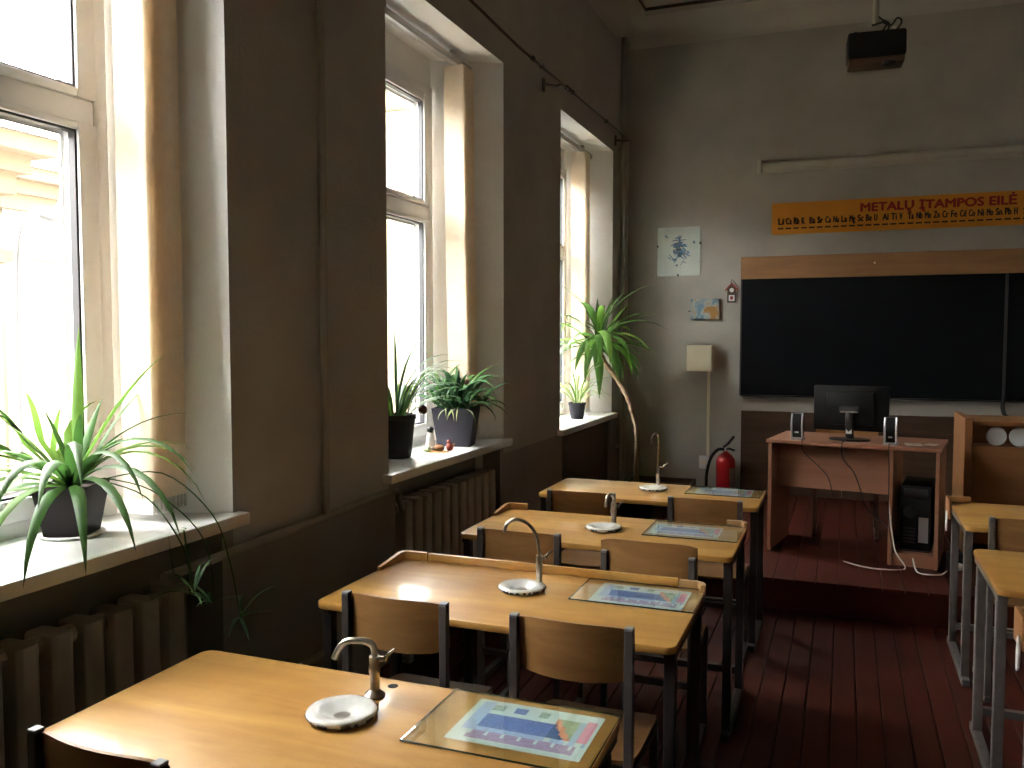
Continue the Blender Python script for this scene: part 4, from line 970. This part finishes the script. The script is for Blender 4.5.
# wide planter with aloe
P3 = thing('aloe_planter', 'bushy aloe with curved toothed leaves in a wide grey planter', 'plant', (-2.135, 4.60, Z2), R(12))
square_pot(P3, 0.098, 0.128, 0.225, 'pot_grey', 0.72)
random.seed(3)
for k in range(54):
    az = random.uniform(0, 2 * math.pi); el = random.uniform(15, 85); rr = random.uniform(0, 0.08)
    ln = random.uniform(.19, .34)
    o = leaf_mesh(ln, random.uniform(.022, .031), az, R(el), R(random.uniform(35, 130)), 8, fold=0.32, base_w=0.95, tip=1.0).build('leaf', random.choice(('leaf_aloe', 'leaf_aloe', 'leaf_green')), P3, angle=80)
    o.location = (rr * math.cos(az), 0.7 * rr * math.sin(az), 0.205 + random.uniform(0, 0.05))
for (ang, z0, nl, cx_, cy_) in ((0, 0.20, 9, 0.15, 0.02), (0, 0.27, 8, 0.05, -0.02), (180, 0.26, 8, -0.09, 0.0), (200, 0.20, 7, -0.11, -0.03)):   # side rosettes
    st = MB().tube(smooth_path([(cx_ * .4, cy_ * .4, 0.20), (cx_ * .8, cy_, z0 + 0.03), (cx_, cy_, z0 + 0.05)], 4), 0.008, 8).build('stem', 'leaf_aloe', P3)
    for k in range(nl):
        az = 2 * math.pi * k / nl + random.uniform(-.3, .3)
        o = leaf_mesh(random.uniform(.18, .30), .027, az, R(random.uniform(20, 75)), R(random.uniform(60, 140)), 8, fold=0.32, base_w=0.95).build('leaf', random.choice(('leaf_aloe', 'leaf_aloe', 'leaf_green')), st, angle=80)
        o.location = (cx_, cy_, z0 + 0.05)
for k in range(9):  # dry hanging leaf ends over the rim
    o = leaf_mesh(random.uniform(.10, .17), .007, R(random.uniform(250, 330)), R(random.uniform(-10, 20)), R(random.uniform(70, 110)), 6).build('dry_leaf', 'leaf_stripe', P3, angle=80)
    o.location = (random.uniform(-.06, .09), -0.09, 0.222)
# baubles hung in the plants
def bauble(loc, r, label):
    T = thing('hanging_bauble', label, 'bauble', loc, group='baubles in the plants')
    MB().lathe([(r * math.sin(math.pi * k / 10) + 0.0003, -r * math.cos(math.pi * k / 10)) for k in range(11)], 16).build('ball', 'ornament_brown', T, angle=60)
    c = MB().lathe([(r * .3, r * .95), (r * .3, r * 1.25)], 10).build('cap', 'silver', T)
    MB().tube([(0, 0, r * 1.2), (0.004, 0, r * 1.2 + 0.05)], 0.001, 5).build('thread', 'iron', c)
bauble((-2.09, 4.08, 1.25), 0.026, 'brown bauble hanging from the plant in the tall round pot')
bauble((-2.0, 4.66, 1.255), 0.026, 'brown bauble hanging low on the aloe side shoot')
bauble((-2.05, 4.56, 1.38), 0.020, 'small brown bauble hanging high among the aloe leaves')
# figurine, trinkets on a cloth
ct = MB().prism([(0.075 * math.cos(2 * math.pi * k / 12) * (1 + .12 * math.sin(k * 5)), 0.06 * math.sin(2 * math.pi * k / 12)) for k in range(12)], 0.0003, 0.003).build('small_cloth', 'cloth_orange', None, loc=(-2.115, 4.30, Z2)); tag(ct, 'small orange cloth under trinkets on the window sill', 'cloth')
FG = thing('tall_figurine', 'tall white figurine with a black head on the window sill', 'figurine', (-2.17, 4.33, Z2 + 0.003))
MB().lathe([(0.020, 0), (0.026, 0.01), (0.026, 0.04), (0.020, 0.08), (0.015, 0.10)], 18).build('body', 'white_paper', FG, angle=60)
MB().lathe([(0.012, 0.096), (0.020, 0.108), (0.019, 0.122), (0.010, 0.132)], 16).build('head', 'black_plastic', FG, angle=60)
MB().tube([(0.012, -0.008, 0.112), (0.03, -0.014, 0.11)], 0.006, 8, None, 0.002).build('beak', 'black_plastic', FG)
def blob(loc, sx, sy, sz, mat, name, label, cat, extra):
    T = thing(name, label, cat, loc)
    b = MB(); b.lathe([(math.sin(math.pi * k / 8) + 0.001, 0.5 - 0.5 * math.cos(math.pi * k / 8)) for k in range(9)], 14, None, Matrix.Diagonal((sx, sy, sz, 1)))
    b.build('body', mat, T, angle=60); extra(T)
blob((-2.10, 4.30, Z2 + 0.003), 0.032, 0.024, 0.038, 'cork_brown', 'animal_figurine', 'round brown animal trinket on the orange cloth', 'figurine', lambda T: [MB().lathe([(0.012, 0), (0.008, 0.012), (0.002, 0.018)], 10, None, Matrix.Translation((-0.028, -0.01, 0.016)) @ Matrix.Rotation(R(-90), 4, 'Y')).build('snout', 'ornament_brown', T), MB().box(-0.018, -0.010, -0.004, 0.004, 0.032, 0.045).build('ear', 'ornament_brown', T)])
blob((-2.05, 4.33, Z2 + 0.003), 0.022, 0.02, 0.046, 'fig_red', 'bird_figurine', 'small red bird trinket on the orange cloth', 'figurine', lambda T: [MB().lathe([(0.010, 0.0), (0.012, 0.012), (0.004, 0.022)], 10, None, Matrix.Translation((-0.006, 0, 0.042))).build('head', 'fig_red', T), MB().tube([(0.015, 0, 0.025), (0.03, 0, 0.045)], 0.008, 8, None, 0.003).build('tail', 'cork_brown', T)])
blob((-2.155, 4.26, Z2 + 0.003), 0.028, 0.02, 0.020, 'fig_green', 'small_figurine', 'low green trinket beside the white figurine', 'figurine', lambda T: [MB().lathe([(0.006, 0), (0.006, 0.006), (0.002, 0.010)], 8, None, Matrix.Translation((0.012, sy, 0.016))).build('eye', 'fig_green', T) for sy in (-.008, .008)])

# dracaena rising from a floor pot in the corner
DR = thing('dracaena', 'tall dracaena with a bare curved trunk leaning towards the window', 'plant', (-1.68, 7.35, 0))
MB().lathe([(0.12, 0), (0.13, 0.01), (0.17, 0.27), (0.178, 0.272), (0.178, 0.30), (0.165, 0.30), (0.16, 0.28)], 28).build('pot', 'pot_dark', DR)
MB().lathe([(0.16, 0.282), (0.06, 0.286)], 22).build('soil', 'soil', DR)
tp = smooth_path([(0.0, 0.0, 0.25), (0.005, 0.0, 0.48), (0.012, -0.02, 0.80), (-0.03, -0.03, 1.00), (-0.10, -0.02, 1.16), (-0.20, 0.0, 1.30), (-0.31, 0.01, 1.45), (-0.345, 0.01, 1.62)], 6)
tr = MB().tube(tp, lambda t: 0.026 - 0.006 * t + 0.004 * math.sin(t * 90), 10).build('trunk', 'bark', DR, angle=60)
random.seed(17)
crown = Vector((-0.345, 0.01, 1.56))
def LD(ang, length, width, el, droop, zo=0.0):
    o = leaf_mesh(length * 1.28, width * 1.3, R(21.16 + ang), R(el), R(droop * 1.1), 9, fold=0.15, base_w=0.45, twist=random.uniform(-.5, .5)).build('leaf', random.choice(('leaf_dracaena', 'leaf_dracaena', 'leaf_bright')), DR, angle=80)
    o.location = crown + Vector((0, 0, zo + random.uniform(-0.08, 0.14)))
for a in ((0, .52, .055, 62, 60), (15, .50, .055, 45, 70), (350, .52, .055, 28, 75), (5, .46, .055, 12, 60), (340, .40, .05, -8, 45), (30, .44, .05, 60, 40), (60, .46, .05, 70, 30), (90, .40, .05, 78, 20), (120, .42, .05, 66, 50),
          (180, .40, .05, 58, 80), (200, .42, .055, 40, 90), (170, .40, .05, 28, 90), (215, .44, .055, 30, 100), (150, .40, .05, 45, 90), (230, .46, .055, 28, 110), (250, .46, .055, 26, 125), (265, .50, .06, 22, 120), (280, .48, .06, 20, 120), (295, .48, .06, 24, 115), (310, .46, .055, 20, 100), (325, .44, .05, 25, 100),
          (270, .40, .05, 60, 90), (240, .40, .05, 60, 80), (300, .40, .05, 62, 70), (190, .38, .05, 10, 70), (220, .42, .05, 8, 80), (260, .44, .055, 0, 80), (285, .46, .055, 2, 85), (320, .40, .05, 4, 75), (135, .36, .05, 15, 80), (75, .4, .05, 30, 80), (45, .40, .05, 30, 75), (345, .34, .045, 70, 40), (100, .38, .045, 40, 80),
          (240, .48, .055, -5, 75), (265, .50, .06, -12, 70), (290, .50, .06, -10, 75), (215, .46, .055, 5, 80), (310, .48, .055, -5, 80), (195, .46, .05, 22, 75), (205, .46, .05, 48, 60), (275, .52, .06, 12, 110), (250, .50, .055, 10, 115), (300, .50, .06, 10, 110), (25, .46, .055, 20, 60), (35, .46, .05, 5, 55), (20, .50, .05, 38, 45), (185, .44, .05, 65, 40)):
    LD(*a)
# small spider plant on the far sill
Z3 = WIN[2][4]
P5 = thing('small_spider_plant', 'small pale striped spider plant below the dracaena leaves', 'plant', (-2.12, 7.02, Z3))
MB().lathe([(0.05, 0), (0.055, 0.01), (0.072, 0.12), (0.076, 0.121), (0.076, 0.14), (0.068, 0.14), (0.064, 0.125)], 24).build('pot', 'pot_grey', P5)
MB().lathe([(0.064, 0.127), (0.02, 0.13)], 18).build('soil', 'soil', P5)
random.seed(23)
for k in range(34):
    az = random.uniform(0, 2 * math.pi)
    o = leaf_mesh(random.uniform(.28, .52), .014, az, R(random.uniform(45, 88)), R(random.uniform(80, 170)), 8).build('leaf', random.choice(('leaf_stripe', 'leaf_stripe', 'leaf_bright')), P5, angle=80)
    o.location = (0.03 * math.cos(az), 0.03 * math.sin(az), 0.13)
# dark box on the floor in the corner
bx_ = thing('floor_crate', 'dark low crate on the floor in the corner behind the dracaena', 'crate', (-1.55, 7.85, 0))
MB().ring(-0.25, 0.25, 0.0, 0.32, 0.02, 0.02, 0.02, 0.0001, -0.13, -0.115).build('end_board', 'panel_brown', bx_)
for q, (z0, z1) in enumerate(((0.0, 0.10), (0.11, 0.21), (0.22, 0.32))):
    MB().box(-0.28, 0.28, -0.16, -0.145, z0, z1).build('slat', 'panel_brown', bx_); MB().box(-0.28, 0.28, 0.145, 0.16, z0, z1).build('slat', 'panel_brown', bx_)
for sx in (-1, 1): MB().box(sx * 0.28 - 0.008, sx * 0.28 + 0.008, -0.145, 0.145, 0, 0.32).build('end_board', 'panel_brown', bx_)
MB().box(-0.27, 0.27, -0.145, 0.145, 0.0, 0.015).build('bottom_board', 'panel_brown', bx_)
for o in list(bx_.children):
    if o.name.startswith('end_board') and len(o.data.vertices) == 32: bpy.data.objects.remove(o)

# leaves rest against panes, reveals and sills instead of passing through them
bpy.context.view_layer.update()
for root, wi in ((P1, 0), (P2, 1), (P3, 1), (DR, 2), (P5, 2)):
    a, b, f0, f1, zs = WIN[wi]
    for o in root.children_recursive:
        if 'leaf' not in o.name: continue
        M = o.matrix_world; Mi = M.inverted()
        for v in o.data.vertices:
            q = M @ v.co
            if q.x < -1.94 and a - 0.06 < q.y < b + 0.03 and zs - 0.3 < q.z < zs + 0.004: q.z = zs + 0.004
            if q.x < XL + 0.015:
                if not (a < q.y < b): q.x = XL + 0.015
                else:
                    q.x = max(q.x, XF + 0.03)
                    t = min(1, max(0, (XL - q.x) / (XL - XO)))
                    q.y = min(max(q.y, a + (f0 - a) * t + 0.012), b + (f1 - b) * t - 0.012)
            q.y = min(q.y, YF - 0.01)
            v.co = Mi @ q
        o.data.update()
